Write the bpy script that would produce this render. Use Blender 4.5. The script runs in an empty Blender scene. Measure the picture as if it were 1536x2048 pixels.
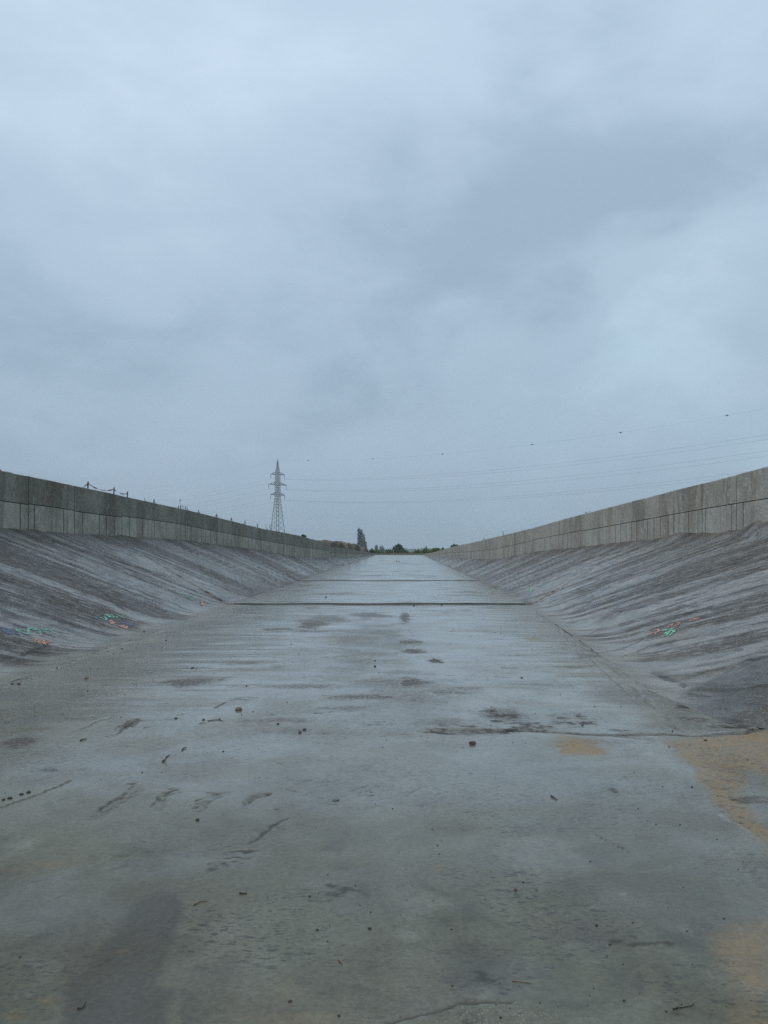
import bpy, math, random
import numpy as np
from mathutils import Vector

random.seed(7)
rng = np.random.default_rng(7)
SC = bpy.context.scene
COL = SC.collection
R = math.radians

# ------------------------------------------------------------------ camera, sky, sun, exposure
F, VX, VY, EYE = 1539.0, 805.0, 1092.0, 1.6          # focal length and vanishing point in photo pixels, eye height in metres
cam_d = bpy.data.cameras.new('camera')
cam = bpy.data.objects.new('camera', cam_d)
COL.objects.link(cam)
cam.location = (0, 0, EYE)
cam.rotation_euler = (R(90), 0, 0)
cam_d.sensor_fit = 'VERTICAL'
cam_d.sensor_height = 36.0
cam_d.lens = 36.0 * F / 2048.0
cam_d.shift_y = (VY - 1024.0) / 2048.0
cam_d.shift_x = -(VX - 768.0) / 2048.0
cam_d.clip_start = 0.05
cam_d.clip_end = 12000
SC.camera = cam

SUN_EL, SUN_AZ = 58.0, 235.0                          # high, from behind and left of the camera, behind cloud
W = bpy.data.worlds.new('World')
SC.world = W
W.use_nodes = True


def wnode(t, **k):
    n = W.node_tree.nodes.new(t)
    for a, v in k.items():
        setattr(n, a, v)
    return n


W.node_tree.nodes.clear()
wl = W.node_tree.links
w_out = wnode('ShaderNodeOutputWorld')
w_mix = wnode('ShaderNodeMixShader')
w_sky = wnode('ShaderNodeTexSky', sky_type='NISHITA', sun_disc=False)
w_sky.sun_elevation = R(SUN_EL)
w_sky.sun_rotation = R(SUN_AZ)
w_sky.air_density = 1.5
w_b1 = wnode('ShaderNodeBackground')
w_b1.inputs[1].default_value = 0.06
wl.new(w_sky.outputs[0], w_b1.inputs[0])
tc = wnode('ShaderNodeTexCoord')
sep = wnode('ShaderNodeSeparateXYZ')
wl.new(tc.outputs['Generated'], sep.inputs[0])


def wmath(op, a, b=None):
    n = wnode('ShaderNodeMath', operation=op)
    for i, v in enumerate((a, b)):
        if v is None:
            continue
        if isinstance(v, (int, float)):
            n.inputs[i].default_value = v
        else:
            wl.new(v, n.inputs[i])
    return n.outputs[0]


zc = wmath('MAXIMUM', sep.outputs[2], 0.0)
den = wmath('ADD', zc, 0.75)
comb = wnode('ShaderNodeCombineXYZ')
wl.new(wmath('DIVIDE', sep.outputs[0], den), comb.inputs[0])
wl.new(wmath('DIVIDE', sep.outputs[1], den), comb.inputs[1])
wl.new(wmath('MULTIPLY', sep.outputs[2], 1.5), comb.inputs[2])


def wnoise(scale, detail, rough, dist, off, out=0):
    m = wnode('ShaderNodeMapping')
    m.inputs['Location'].default_value = off
    wl.new(comb.outputs[0], m.inputs[0])
    n = wnode('ShaderNodeTexNoise')
    n.inputs['Scale'].default_value = scale
    n.inputs['Detail'].default_value = detail
    n.inputs['Roughness'].default_value = rough
    n.inputs['Distortion'].default_value = dist
    wl.new(m.outputs[0], n.inputs['Vector'])
    return n.outputs[out]


def wramp(fac, pts):
    r = wnode('ShaderNodeValToRGB')
    r.color_ramp.interpolation = 'EASE'
    els = r.color_ramp.elements
    while len(els) < len(pts):
        els.new(0.5)
    for e, (p, c) in zip(els, pts):
        e.position = p
        e.color = (*c, 1) if len(c) == 3 else c
    wl.new(fac, r.inputs[0])
    return r.outputs[0]


def wmix(fac, a, b, mode='MIX'):
    n = wnode('ShaderNodeMix', data_type='RGBA', blend_type=mode)
    for i, v in ((0, fac), (6, a), (7, b)):
        if isinstance(v, (int, float)):
            n.inputs[i].default_value = v
        elif isinstance(v, tuple):
            n.inputs[i].default_value = (*v, 1)
        else:
            wl.new(v, n.inputs[i])
    return n.outputs[2]


# lighter overcast towards the zenith, greyer cloud bellies drifting over it
grad = wramp(zc, [(0.0, (0.315, 0.425, 0.55)), (0.16, (0.405, 0.53, 0.66)), (0.38, (0.485, 0.62, 0.76)), (0.56, (0.565, 0.71, 0.86)), (1.0, (0.68, 0.80, 0.92))])
# direction bent by noise, so the cloud masses get ragged outlines
wv = wnode('ShaderNodeVectorMath', operation='MULTIPLY_ADD')
wl.new(wnoise(3.2, 5.0, 0.55, 0.3, (2.0, 5.0, 1.0), 1), wv.inputs[0])
wv.inputs[1].default_value = (0.30, 0.30, 0.30)
wl.new(tc.outputs['Generated'], wv.inputs[2])
wv2 = wnode('ShaderNodeVectorMath', operation='SUBTRACT')
wl.new(wv.outputs[0], wv2.inputs[0])
wv2.inputs[1].default_value = (0.15, 0.15, 0.15)


def cloud(px, py, size, amount):
    d = Vector(((px - VX) / F, 1.0, (VY - py) / F)).normalized()
    n = wnode('ShaderNodeVectorMath', operation='DISTANCE')
    wl.new(wv2.outputs[0], n.inputs[0])
    n.inputs[1].default_value = d
    r = wnode('ShaderNodeMapRange', interpolation_type='SMOOTHSTEP')
    r.inputs[1].default_value = size
    r.inputs[2].default_value = size * 0.25
    r.inputs[3].default_value = 0.0
    r.inputs[4].default_value = amount
    wl.new(n.outputs['Value'], r.inputs[0])
    return r.outputs[0]


mass = None
for c in ((1040, 310, .34, -.085), (1250, 340, .30, -.07), (830, 380, .26, -.06), (1450, 260, .2, -.05), (1110, 610, .27, -.10), (900, 520, .30, -.05), (560, 400, .18, -.085), (90, 400, .18, -.08), (60, 720, .2, -.06), (470, 730, .18, -.05), (700, 640, .24, -.04),
          (1370, 480, .13, .12), (1300, 610, .16, .11), (1480, 640, .14, .08), (1010, 720, .11, .07), (330, 230, .25, .03), (640, 60, .25, .03), (520, 700, .14, .04), (870, 90, .2, .03), (1450, 60, .12, .04), (330, 520, .16, .03), (720, 1000, .2, -.02)):
    v = cloud(*c)
    mass = v if mass is None else wmath('ADD', mass, v)
n1 = wnoise(2.4, 6.0, 0.52, 0.3, (3.1, 1.7, 0.4))
n2 = wnoise(6.5, 6.0, 0.55, 0.4, (8.3, 4.2, 2.0))
n3 = wnoise(1.3, 3.0, 0.5, 0.3, (1.3, 9.2, 5.0))
lump = wmath('ADD', wmath('MULTIPLY', wmath('SUBTRACT', n1, 0.5), 0.62), wmath('MULTIPLY', wmath('SUBTRACT', n2, 0.5), 0.30))
dens = wmath('ADD', wmath('MULTIPLY', wmath('ADD', wmath('MULTIPLY', mass, 0.95), lump), 1.0), 0.50)
belly = wramp(dens, [(0.26, (0.76, 0.79, 0.81)), (0.5, (1.0, 1.0, 1.0)), (0.72, (1.20, 1.17, 1.14))])
teal = wramp(n3, [(0.45, (1.0, 1.0, 1.0)), (0.7, (0.955, 1.02, 1.0))])
sky_c = wmix(1.0, grad, belly, 'MULTIPLY')
sky_c = wmix(1.0, sky_c, teal, 'MULTIPLY')
w_b2 = wnode('ShaderNodeBackground')
w_b2.inputs[1].default_value = 1.0
wl.new(sky_c, w_b2.inputs[0])
w_mix.inputs[0].default_value = 0.92
wl.new(w_b1.outputs[0], w_mix.inputs[1])
wl.new(w_b2.outputs[0], w_mix.inputs[2])
wl.new(w_mix.outputs[0], w_out.inputs[0])

sun_d = bpy.data.lights.new('sun', 'SUN')
sun_d.energy = 1.2
sun_d.angle = R(50)
sun_d.color = (1.0, 0.92, 0.79)
sun = bpy.data.objects.new('sun', sun_d)
COL.objects.link(sun)
sdir = Vector((math.sin(R(SUN_AZ)) * math.cos(R(SUN_EL)), math.cos(R(SUN_AZ)) * math.cos(R(SUN_EL)), math.sin(R(SUN_EL))))
sun.rotation_euler = sdir.to_track_quat('Z', 'Y').to_euler()
sun.location = (-20, -20, 40)

SC.view_settings.view_transform = 'Standard'
SC.view_settings.look = 'None'
SC.view_settings.exposure = 0.0
SC.view_settings.gamma = 1.0
SC.cycles.use_denoising = False
SC.cycles.max_bounces = 6
SC.cycles.volume_bounces = 1

# ------------------------------------------------------------------ helpers
HALO = {}


def tag(o, label=None, cat=None, group=None, kind=None):
    if label: o['label'] = label
    if cat: o['category'] = cat
    if group: o['group'] = group
    if kind: o['kind'] = kind
    return o


def obj(name, verts, faces, mats, parent=None, idx=None, smooth=False):
    me = bpy.data.meshes.new(name)
    if isinstance(verts, np.ndarray) and isinstance(faces, np.ndarray):
        nv, nf, k = len(verts), len(faces), faces.shape[1]
        me.vertices.add(nv)
        me.vertices.foreach_set('co', np.ascontiguousarray(verts, dtype=np.float32).ravel())
        me.loops.add(nf * k)
        me.loops.foreach_set('vertex_index', np.ascontiguousarray(faces, dtype=np.int32).ravel())
        me.polygons.add(nf)
        me.polygons.foreach_set('loop_start', np.arange(0, nf * k, k, dtype=np.int32))
        me.polygons.foreach_set('loop_total', np.full(nf, k, dtype=np.int32))
        me.update(calc_edges=True)
    else:
        me.from_pydata([tuple(map(float, v)) for v in verts], [], [tuple(map(int, f)) for f in faces])
        me.update()
    for m in (mats if isinstance(mats, (list, tuple)) else [mats]):
        me.materials.append(m)
    if idx is not None:
        me.polygons.foreach_set('material_index', np.asarray(idx, dtype=np.int32))
    if smooth:
        me.polygons.foreach_set('use_smooth', np.ones(len(me.polygons), dtype=bool))
    o = bpy.data.objects.new(name, me)
    COL.objects.link(o)
    if parent is not None:
        o.parent = parent
    return o


def empty(name, loc=(0, 0, 0)):
    o = bpy.data.objects.new(name, None)
    o.empty_display_size = 0.2
    o.location = loc
    COL.objects.link(o)
    return o


def vnoise(x, y, seed=0):
    x = np.asarray(x, dtype=np.float64); y = np.asarray(y, dtype=np.float64)
    xi = np.floor(x); yi = np.floor(y)
    fx = x - xi; fy = y - yi
    fx = fx * fx * (3 - 2 * fx); fy = fy * fy * (3 - 2 * fy)
    xi = xi.astype(np.int64); yi = yi.astype(np.int64)

    def h(a, b):
        v = (a * 374761393 + b * 668265263 + seed * 974634777) & 0xffffffff
        v = ((v ^ (v >> 13)) * 1274126177) & 0xffffffff
        v = (v ^ (v >> 16)) & 0xffffffff
        return v / 4294967295.0
    a = h(xi, yi); b = h(xi + 1, yi); c = h(xi, yi + 1); d = h(xi + 1, yi + 1)
    return (a * (1 - fx) + b * fx) * (1 - fy) + (c * (1 - fx) + d * fx) * fy


def fbm(x, y, seed=0, oct=4, gain=0.5):
    s = 0; amp = 1; tot = 0
    for i in range(oct):
        s = s + amp * vnoise(x * 2 ** i + 17.3 * i, y * 2 ** i - 9.1 * i, seed + i)
        tot += amp; amp *= gain
    return s / tot


def sstep(a, b, x):
    t = np.clip((x - a) / (b - a), 0, 1)
    return t * t * (3 - 2 * t)


def ground(px, py, z=0.0):
    """photo pixel -> point on the channel floor"""
    Y = F * (EYE - z) / (py - VY)
    return (px - VX) * Y / F, Y


def tube_arrays(pts, rad, sides=5, cap=True):
    pts = [Vector(p) for p in pts]
    n = len(pts)
    rads = rad if isinstance(rad, (list, tuple)) else [rad] * n
    V, Fc = [], []
    for i, p in enumerate(pts):
        d = (pts[min(i + 1, n - 1)] - pts[max(i - 1, 0)])
        d = d.normalized() if d.length > 1e-9 else Vector((0, 0, 1))
        up = Vector((0, 0, 1)) if abs(d.z) < 0.9 else Vector((1, 0, 0))
        a = d.cross(up).normalized(); b = a.cross(d)
        for k in range(sides):
            t = 2 * math.pi * k / sides
            V.append(p + (a * math.cos(t) + b * math.sin(t)) * rads[i])
    for i in range(n - 1):
        for k in range(sides):
            k2 = (k + 1) % sides
            Fc.append((i * sides + k, i * sides + k2, (i + 1) * sides + k2, (i + 1) * sides + k))
    if cap:
        Fc.append(tuple(range(sides - 1, -1, -1)))
        Fc.append(tuple((n - 1) * sides + k for k in range(sides)))
    return V, Fc


class MB:
    def __init__(s):
        s.v, s.f, s.m = [], [], []

    def add(s, V, Fc, mi=0):
        o = len(s.v)
        s.v += [tuple(v) for v in V]
        s.f += [tuple(i + o for i in f) for f in Fc]
        s.m += [mi] * len(Fc)
        return s

    def tube(s, pts, rad, sides=5, mi=0):
        return s.add(*tube_arrays(pts, rad, sides), mi)

    def build(s, name, mats, parent=None, smooth=False):
        return obj(name, s.v, s.f, mats, parent, s.m, smooth)


# ------------------------------------------------------------------ materials
class NT:
    def __init__(s, name):
        s.m = bpy.data.materials.new(name)
        s.m.use_nodes = True
        s.t = s.m.node_tree
        s.t.nodes.clear()
        s.out = s.n('ShaderNodeOutputMaterial')
        s.b = s.n('ShaderNodeBsdfPrincipled')
        s.l(s.b.outputs[0], s.out.inputs[0])
        s.obj = s.n('ShaderNodeTexCoord').outputs['Object']

    def n(s, t, **k):
        x = s.t.nodes.new(t)
        for a, v in k.items():
            setattr(x, a, v)
        return x

    def l(s, a, b):
        s.t.links.new(a, b)

    def put(s, sock, v):
        if isinstance(v, (int, float)):
            sock.default_value = v
        elif isinstance(v, tuple):
            sock.default_value = (*v, 1) if len(v) == 3 and len(sock.default_value) == 4 else v
        else:
            s.l(v, sock)

    def math(s, op, a, b=None, c=None, clamp=False):
        x = s.n('ShaderNodeMath', operation=op, use_clamp=clamp)
        for i, v in enumerate((a, b, c)):
            if v is not None:
                s.put(x.inputs[i], v)
        return x.outputs[0]

    def noise(s, scale, detail=4, rough=0.5, dist=0.0, vec=None, stretch=None, off=(0, 0, 0), rot=(0, 0, 0)):
        v = vec or s.obj
        if stretch or off != (0, 0, 0) or rot != (0, 0, 0):
            mp = s.n('ShaderNodeMapping')
            mp.inputs['Location'].default_value = off
            mp.inputs['Rotation'].default_value = rot
            mp.inputs['Scale'].default_value = stretch or (1, 1, 1)
            s.l(v, mp.inputs[0])
            v = mp.outputs[0]
        x = s.n('ShaderNodeTexNoise')
        x.inputs['Scale'].default_value = scale
        x.inputs['Detail'].default_value = detail
        x.inputs['Roughness'].default_value = rough
        x.inputs['Distortion'].default_value = dist
        s.l(v, x.inputs['Vector'])
        return x.outputs[0]

    def ramp(s, fac, a, b, lo=0.0, hi=1.0):
        x = s.n('ShaderNodeMapRange', interpolation_type='SMOOTHSTEP')
        x.inputs[1].default_value = a
        x.inputs[2].default_value = b
        x.inputs[3].default_value = lo
        x.inputs[4].default_value = hi
        s.put(x.inputs[0], fac)
        return x.outputs[0]

    def mix(s, fac, a, b, mode='MIX'):
        x = s.n('ShaderNodeMix', data_type='RGBA', blend_type=mode)
        s.put(x.inputs[0], fac)
        s.put(x.inputs[6], a)
        s.put(x.inputs[7], b)
        return x.outputs[2]

    def attr(s, name):
        a = s.n('ShaderNodeAttribute', attribute_name=name)
        sp = s.n('ShaderNodeSeparateColor')
        s.l(a.outputs['Color'], sp.inputs[0])
        return sp.outputs[0], sp.outputs[1], sp.outputs[2], a.outputs['Alpha']

    def bump(s, h, strength, dist):
        x = s.n('ShaderNodeBump')
        x.inputs['Strength'].default_value = strength
        x.inputs['Distance'].default_value = dist
        s.l(h, x.inputs['Height'])
        s.l(x.outputs[0], s.b.inputs['Normal'])
        return x

    def fin(s, col, rough, spec=0.5):
        s.put(s.b.inputs['Base Color'], col)
        s.put(s.b.inputs['Roughness'], rough)
        s.b.inputs['Specular IOR Level'].default_value = spec
        return s.m


def floor_material():
    t = NT('wet_concrete')
    dirt, sand, pale, stain = t.attr('wear')
    groove, agg, damp, olive = t.attr('wear_two')
    big = t.noise(0.55, 7, 0.58, 0.6)
    mid = t.noise(3.2, 6, 0.6, 0.8, off=(3, 1, 0))
    fine = t.noise(38, 5, 0.65)
    grain = t.noise(210, 3, 0.6)
    col = t.mix(t.ramp(big, 0.41, 0.59), (0.094, 0.096, 0.062), (0.143, 0.144, 0.102))
    col = t.mix(t.ramp(mid, 0.48, 0.64, 0, 0.55), col, (0.165, 0.166, 0.130))
    col = t.mix(t.ramp(mid, 0.45, 0.33, 0, 0.55), col, (0.046, 0.043, 0.030))
    warm = t.noise(1.4, 5, 0.6, 0.5, off=(9, 4, 1))
    col = t.mix(t.ramp(warm, 0.5, 0.64, 0, 0.4), col, (0.094, 0.076, 0.048))
    col = t.mix(t.math('MULTIPLY', stain, 0.88), col, (0.050, 0.046, 0.031))
    col = t.mix(t.math('MULTIPLY', olive, 0.8), col, (0.052, 0.045, 0.026))
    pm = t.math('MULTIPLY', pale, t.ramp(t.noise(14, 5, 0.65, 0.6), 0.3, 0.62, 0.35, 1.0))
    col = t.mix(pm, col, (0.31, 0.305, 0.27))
    sm = t.math('MULTIPLY', sand, t.ramp(t.noise(9, 6, 0.65, 0.5, off=(2, 2, 2)), 0.3, 0.6, 0.55, 1.0))
    col = t.mix(sm, col, (0.30, 0.208, 0.108))
    dm = t.math('MULTIPLY', dirt, t.ramp(t.noise(22, 5, 0.7), 0.40, 0.56, 0.6, 1.3), clamp=True)
    col = t.mix(dm, col, (0.062, 0.052, 0.044))
    # short dark trowel nicks and specks, thicker in some areas
    nick = t.noise(46, 4, 0.62, 1.6, stretch=(0.4, 1.6, 1), rot=(0, 0, 0.35))
    nick2 = t.noise(30, 3, 0.6, 2.2, stretch=(0.5, 1.6, 1), rot=(0, 0, -0.5), off=(5, 5, 0))
    where = t.ramp(t.noise(0.9, 4, 0.6, 0.4, off=(4, 7, 0)), 0.38, 0.62)
    nm = t.math('MULTIPLY', t.ramp(nick, 0.575, 0.63), where)
    nm2 = t.math('MULTIPLY', t.ramp(nick2, 0.60, 0.65, 0, 0.9), t.ramp(big, 0.35, 0.6, 0.2, 1))
    nk = t.math('MAXIMUM', nm, nm2)
    col = t.mix(t.math('MULTIPLY', nk, 0.75), col, (0.045, 0.042, 0.038))
    for sc, lo, den_, amt, st, rz in ((27, .40, .44, .9, (.5, 1.4, 1), .4), (48, .44, .50, .85, (.55, 1.4, 1), -.3), (14, .24, .72, .9, (.4, 1.7, 1), .15)):
        mp = t.n('ShaderNodeMapping')
        mp.inputs['Scale'].default_value = st
        mp.inputs['Rotation'].default_value = (0, 0, rz)
        dv = t.n('ShaderNodeVectorMath', operation='MULTIPLY_ADD')
        wn = t.n('ShaderNodeTexNoise')
        wn.inputs['Scale'].default_value = sc * 1.4
        wn.inputs['Detail'].default_value = 2
        t.l(t.obj, wn.inputs['Vector'])
        t.l(wn.outputs[1], dv.inputs[0])
        dv.inputs[1].default_value = (1.1 / sc, 1.1 / sc, 0)
        t.l(t.obj, dv.inputs[2])
        t.l(dv.outputs[0], mp.inputs[0])
        vo = t.n('ShaderNodeTexVoronoi')
        vo.inputs['Scale'].default_value = sc
        t.l(mp.outputs[0], vo.inputs['Vector'])
        vs = t.n('ShaderNodeSeparateColor')
        t.l(vo.outputs['Color'], vs.inputs[0])
        here = t.math('MULTIPLY', t.ramp(vs.outputs[0], den_, den_ + .12), t.ramp(vo.outputs['Distance'], lo, lo * .55))
        col = t.mix(t.math('MULTIPLY', t.math('MULTIPLY', here, t.ramp(where, 0, 1, .22, 1)), t.math('MULTIPLY', t.ramp(fine, .36, .48), amt)), col, (0.03, 0.028, 0.022))
    vor = t.n('ShaderNodeTexVoronoi')
    vor.inputs['Scale'].default_value = 95
    t.l(t.obj, vor.inputs['Vector'])
    chip = t.ramp(vor.outputs['Distance'], 0.42, 0.22)
    vsep = t.n('ShaderNodeSeparateColor')
    t.l(vor.outputs['Color'], vsep.inputs[0])
    pick = t.ramp(vsep.outputs[0], 0.62, 0.7)
    col = t.mix(t.math('MULTIPLY', t.math('MULTIPLY', chip, pick), agg), col, (0.24, 0.24, 0.22))
    col = t.mix(t.ramp(fine, 0.3, 0.7), t.mix(0.22, col, (0.02, 0.02, 0.016)), t.mix(0.04, col, (0.5, 0.5, 0.42)))
    col = t.mix(t.ramp(grain, 0.35, 0.65, 0.0, 0.24), col, (0.03, 0.03, 0.03))
    col = t.mix(groove, col, (0.022, 0.021, 0.02))
    film = t.noise(1.1, 5, 0.6, 0.8, stretch=(0.8, 1.1, 1), off=(1, 8, 0))
    ro = t.ramp(film, 0.36, 0.66, 0.09, 0.24)
    ro = t.math('ADD', ro, t.math('MULTIPLY', dm, 0.45))
    ro = t.math('ADD', ro, t.math('MULTIPLY', damp, 0.3))
    ro = t.math('ADD', ro, t.math('MULTIPLY', groove, 0.5))
    ro = t.math('ADD', ro, t.math('MULTIPLY', sm, 0.45), clamp=True)
    hgt = t.math('ADD', t.math('MULTIPLY', fine, 0.6), t.math('MULTIPLY', grain, 0.25))
    hgt = t.math('SUBTRACT', hgt, t.math('MULTIPLY', nk, 0.8))
    hgt = t.math('ADD', hgt, t.math('MULTIPLY', t.math('MULTIPLY', chip, agg), 1.5))
    t.bump(hgt, 0.16, 0.004)
    wet = t.math('SUBTRACT', 1.0, t.math('MAXIMUM', t.math('MAXIMUM', dm, damp), t.math('MAXIMUM', groove, t.math('MULTIPLY', sm, 1.3))), clamp=True)
    t.put(t.b.inputs['Coat Weight'], t.math('MULTIPLY', wet, t.ramp(film, 0.62, 0.40, 0.22, 0.62)))
    t.b.inputs['Coat Roughness'].default_value = 0.16
    t.b.inputs['Coat IOR'].default_value = 1.36
    return t.fin(col, ro, 0.5)


def slope_material(name, ang):
    t = NT(name)
    dirt, sand, pale, stain = t.attr('wear')
    groove, agg, damp, olive = t.attr('wear_two')
    vr = t.n('ShaderNodeVectorRotate', rotation_type='Z_AXIS')
    vr.inputs['Angle'].default_value = -ang
    t.l(t.obj, vr.inputs['Vector'])
    al = vr.outputs[0]                                # x now runs along the screed strokes
    big = t.noise(0.6, 6, 0.55, 0.5)
    fine = t.noise(30, 6, 0.7)
    pits = t.noise(60, 4, 0.65, 0.6)
    s1 = t.noise(5.5, 6, 0.62, 0.15, vec=al, stretch=(0.055, 1, 1))
    s2 = t.noise(17, 5, 0.62, 0.3, vec=al, stretch=(0.08, 1, 1), off=(7, 3, 0))
    s3 = t.noise(11, 3, 0.55, 0.3, vec=al, stretch=(0.06, 1, 1), off=(1, 9, 0))
    col = t.mix(t.ramp(big, 0.35, 0.65), (0.152, 0.152, 0.144), (0.21, 0.21, 0.20))
    col = t.mix(t.ramp(s1, 0.50, 0.54, 0, 0.8), col, (0.078, 0.072, 0.065))
    col = t.mix(t.ramp(s2, 0.49, 0.42, 0, 0.55), col, (0.29, 0.288, 0.275))
    pm = t.math('MULTIPLY', pale, t.ramp(s2, 0.35, 0.6, 1.0, 0.35))
    col = t.mix(pm, col, (0.31, 0.30, 0.285))
    dm = t.math('MULTIPLY', dirt, t.ramp(t.math('ADD', t.math('MULTIPLY', fine, 0.5), t.math('MULTIPLY', s2, 0.5)), 0.34, 0.56, 0.25, 1.0))
    col = t.mix(dm, col, (0.055, 0.048, 0.042))
    col = t.mix(t.math('MULTIPLY', sand, t.ramp(fine, 0.3, 0.6, 0.6, 0.95)), col, (0.085, 0.070, 0.050))
    col = t.mix(t.math('MULTIPLY', stain, t.ramp(fine, .35, .6, .95, .7)), col, (0.038, 0.036, 0.029))
    olive = t.math('MULTIPLY', olive, t.math('SUBTRACT', 1.0, stain, clamp=True))
    col = t.mix(t.math('MULTIPLY', olive, 0.9), col, t.mix(t.ramp(s1, .44, .56), (0.225, 0.22, 0.19), (0.165, 0.16, 0.136)))
    line = t.math('MULTIPLY', t.ramp(s3, 0.575, 0.61), t.math('SUBTRACT', 1.0, t.math('MULTIPLY', olive, .7)))
    col = t.mix(t.math('MULTIPLY', line, 0.8), col, (0.035, 0.031, 0.028))
    col = t.mix(t.ramp(pits, 0.56, 0.63, 0, 0.8), col, (0.042, 0.037, 0.034))
    col = t.mix(t.ramp(pits, 0.44, 0.37, 0, 0.4), col, (0.36, 0.35, 0.33))
    col = t.mix(groove, col, (0.022, 0.020, 0.018))
    ro = t.ramp(t.noise(0.9, 4, 0.6, 0.4, off=(4, 0, 0)), 0.38, 0.62, 0.22, 0.42)
    ro = t.math('ADD', ro, t.math('MULTIPLY', dm, 0.36))
    ro = t.math('ADD', ro, t.math('MULTIPLY', sand, 0.3), clamp=True)
    t.put(t.b.inputs['Coat Weight'], t.math('MULTIPLY', t.math('ADD', t.math('MULTIPLY', olive, 0.35), 0.22), t.math('SUBTRACT', 1.0, dm, clamp=True)))
    t.b.inputs['Coat Roughness'].default_value = 0.16
    t.b.inputs['Coat IOR'].default_value = 1.36
    h = t.math('ADD', fine, t.math('MULTIPLY', pits, 0.6))
    h = t.math('ADD', h, t.math('MULTIPLY', s2, 0.9))
    h = t.math('SUBTRACT', h, t.math('MULTIPLY', line, 1.2))
    t.bump(h, 0.7, 0.015)
    return t.fin(col, ro, 0.5)


def wall_material(name, a, b, stain, streak_amt, rust=0.25):
    t = NT(name)
    big = t.noise(0.8, 6, 0.6, 0.4)
    ver = t.noise(1.5, 6, 0.62, 0.5, stretch=(1, 1, 0.16))
    ver2 = t.noise(7.0, 4, 0.6, 0.2, stretch=(1, 1, 0.08), off=(5, 5, 5))
    blot = t.noise(5.5, 6, 0.65, 0.7)
    fine = t.noise(42, 5, 0.7)
    col = t.mix(t.ramp(big, 0.41, 0.59), a, b)
    col = t.mix(t.ramp(ver, 0.50, 0.64, 0, streak_amt), col, stain)
    col = t.mix(t.ramp(ver2, 0.55, 0.66, 0, streak_amt * 0.5), col, stain)
    col = t.mix(t.ramp(blot, 0.54, 0.66, 0, 0.5), col, tuple(x * 1.35 for x in b))
    col = t.mix(t.ramp(blot, 0.45, 0.34, 0, 0.5), col, tuple(x * 0.6 for x in a))
    brown = t.noise(1.3, 4, 0.6, 0.3, stretch=(1, 1, 0.3), off=(2, 9, 3))
    col = t.mix(t.ramp(brown, 0.53, 0.64, 0, rust * 1.6), col, (a[0] * 0.9, a[1] * 0.76, a[2] * 0.6))
    spots = t.noise(16, 5, 0.7, 0.4, stretch=(1, 1, 0.6))
    col = t.mix(t.ramp(spots, 0.54, 0.68, 0, 0.5), col, tuple(x * 0.5 for x in a))
    col = t.mix(t.ramp(spots, 0.44, 0.32, 0, 0.45), col, tuple(min(1, x * 1.5) for x in b))
    col = t.mix(t.ramp(fine, 0.35, 0.7, 0.0, 0.4), col, (0.04, 0.038, 0.03))
    t.bump(t.math('ADD', fine, t.math('MULTIPLY', blot, 0.8)), 0.6, 0.015)
    return t.fin(col, 0.78, 0.35)


def plain(name, col, rough=0.7, var=0.35, scale=12.0, metal=0.0):
    t = NT(name)
    n = t.noise(scale, 5, 0.6, 0.3)
    c = t.mix(t.ramp(n, 0.3, 0.7), tuple(x * (1 - var) for x in col), tuple(min(1, x * (1 + var)) for x in col))
    t.b.inputs['Metallic'].default_value = metal
    t.bump(n, 0.3, 0.01)
    return t.fin(c, rough, 0.4)


def foliage(name, dark, light, scale=0.9):
    t = NT(name)
    n = t.noise(scale, 4, 0.6, 0.2)
    n2 = t.noise(scale * 6, 3, 0.6)
    c = t.mix(t.ramp(n, 0.35, 0.65), dark, light)
    c = t.mix(t.ramp(n2, 0.4, 0.7, 0, 0.5), c, tuple(x * 1.5 for x in light))
    return t.fin(c, 0.6, 0.3)


def soil_material():
    t = NT('soil_and_weeds')
    a = t.noise(0.35, 6, 0.6, 0.5)
    b = t.noise(5, 6, 0.65)
    c = t.mix(t.ramp(a, 0.4, 0.62), (0.075, 0.062, 0.045), (0.055, 0.066, 0.032))
    c = t.mix(t.ramp(b, 0.45, 0.7, 0, 0.5), c, (0.13, 0.11, 0.085))
    t.bump(b, 0.6, 0.08)
    return t.fin(c, 0.92, 0.2)


M_FLOOR = floor_material()
M_SLOPE_L = slope_material('raked_concrete', math.atan2(1.2, 1))
M_SLOPE_R = slope_material('raked_pale_concrete', math.atan2(1.7, -1))
M_SOIL = soil_material()
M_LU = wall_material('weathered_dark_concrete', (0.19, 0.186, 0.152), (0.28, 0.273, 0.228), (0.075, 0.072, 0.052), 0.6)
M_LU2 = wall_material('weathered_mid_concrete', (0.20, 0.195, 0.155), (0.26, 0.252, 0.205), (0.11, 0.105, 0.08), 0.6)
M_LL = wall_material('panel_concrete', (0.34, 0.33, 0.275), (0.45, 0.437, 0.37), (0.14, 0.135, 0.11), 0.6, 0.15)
M_RU = wall_material('grey_concrete', (0.345, 0.335, 0.295), (0.43, 0.42, 0.375), (0.15, 0.144, 0.122), 0.6, 0.18)
M_RL = wall_material('pale_panel_concrete', (0.37, 0.362, 0.33), (0.46, 0.452, 0.415), (0.19, 0.182, 0.155), 0.55, 0.2)
M_JOINT_L = plain('damp_joint', (0.042, 0.041, 0.032), 0.85, 0.5, 5)
M_JOINT_R = plain('pale_joint', (0.12, 0.116, 0.098), 0.85, 0.6, 5)
M_STEEL = plain('galvanised_steel', (0.13, 0.14, 0.155), 0.55, 0.2, 3, 0.3)
M_WIRE = plain('aluminium_wire', (0.20, 0.205, 0.215), 0.6, 0.1, 2)
M_INS = plain('insulator_glass', (0.07, 0.08, 0.09), 0.4, 0.2, 3)
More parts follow.
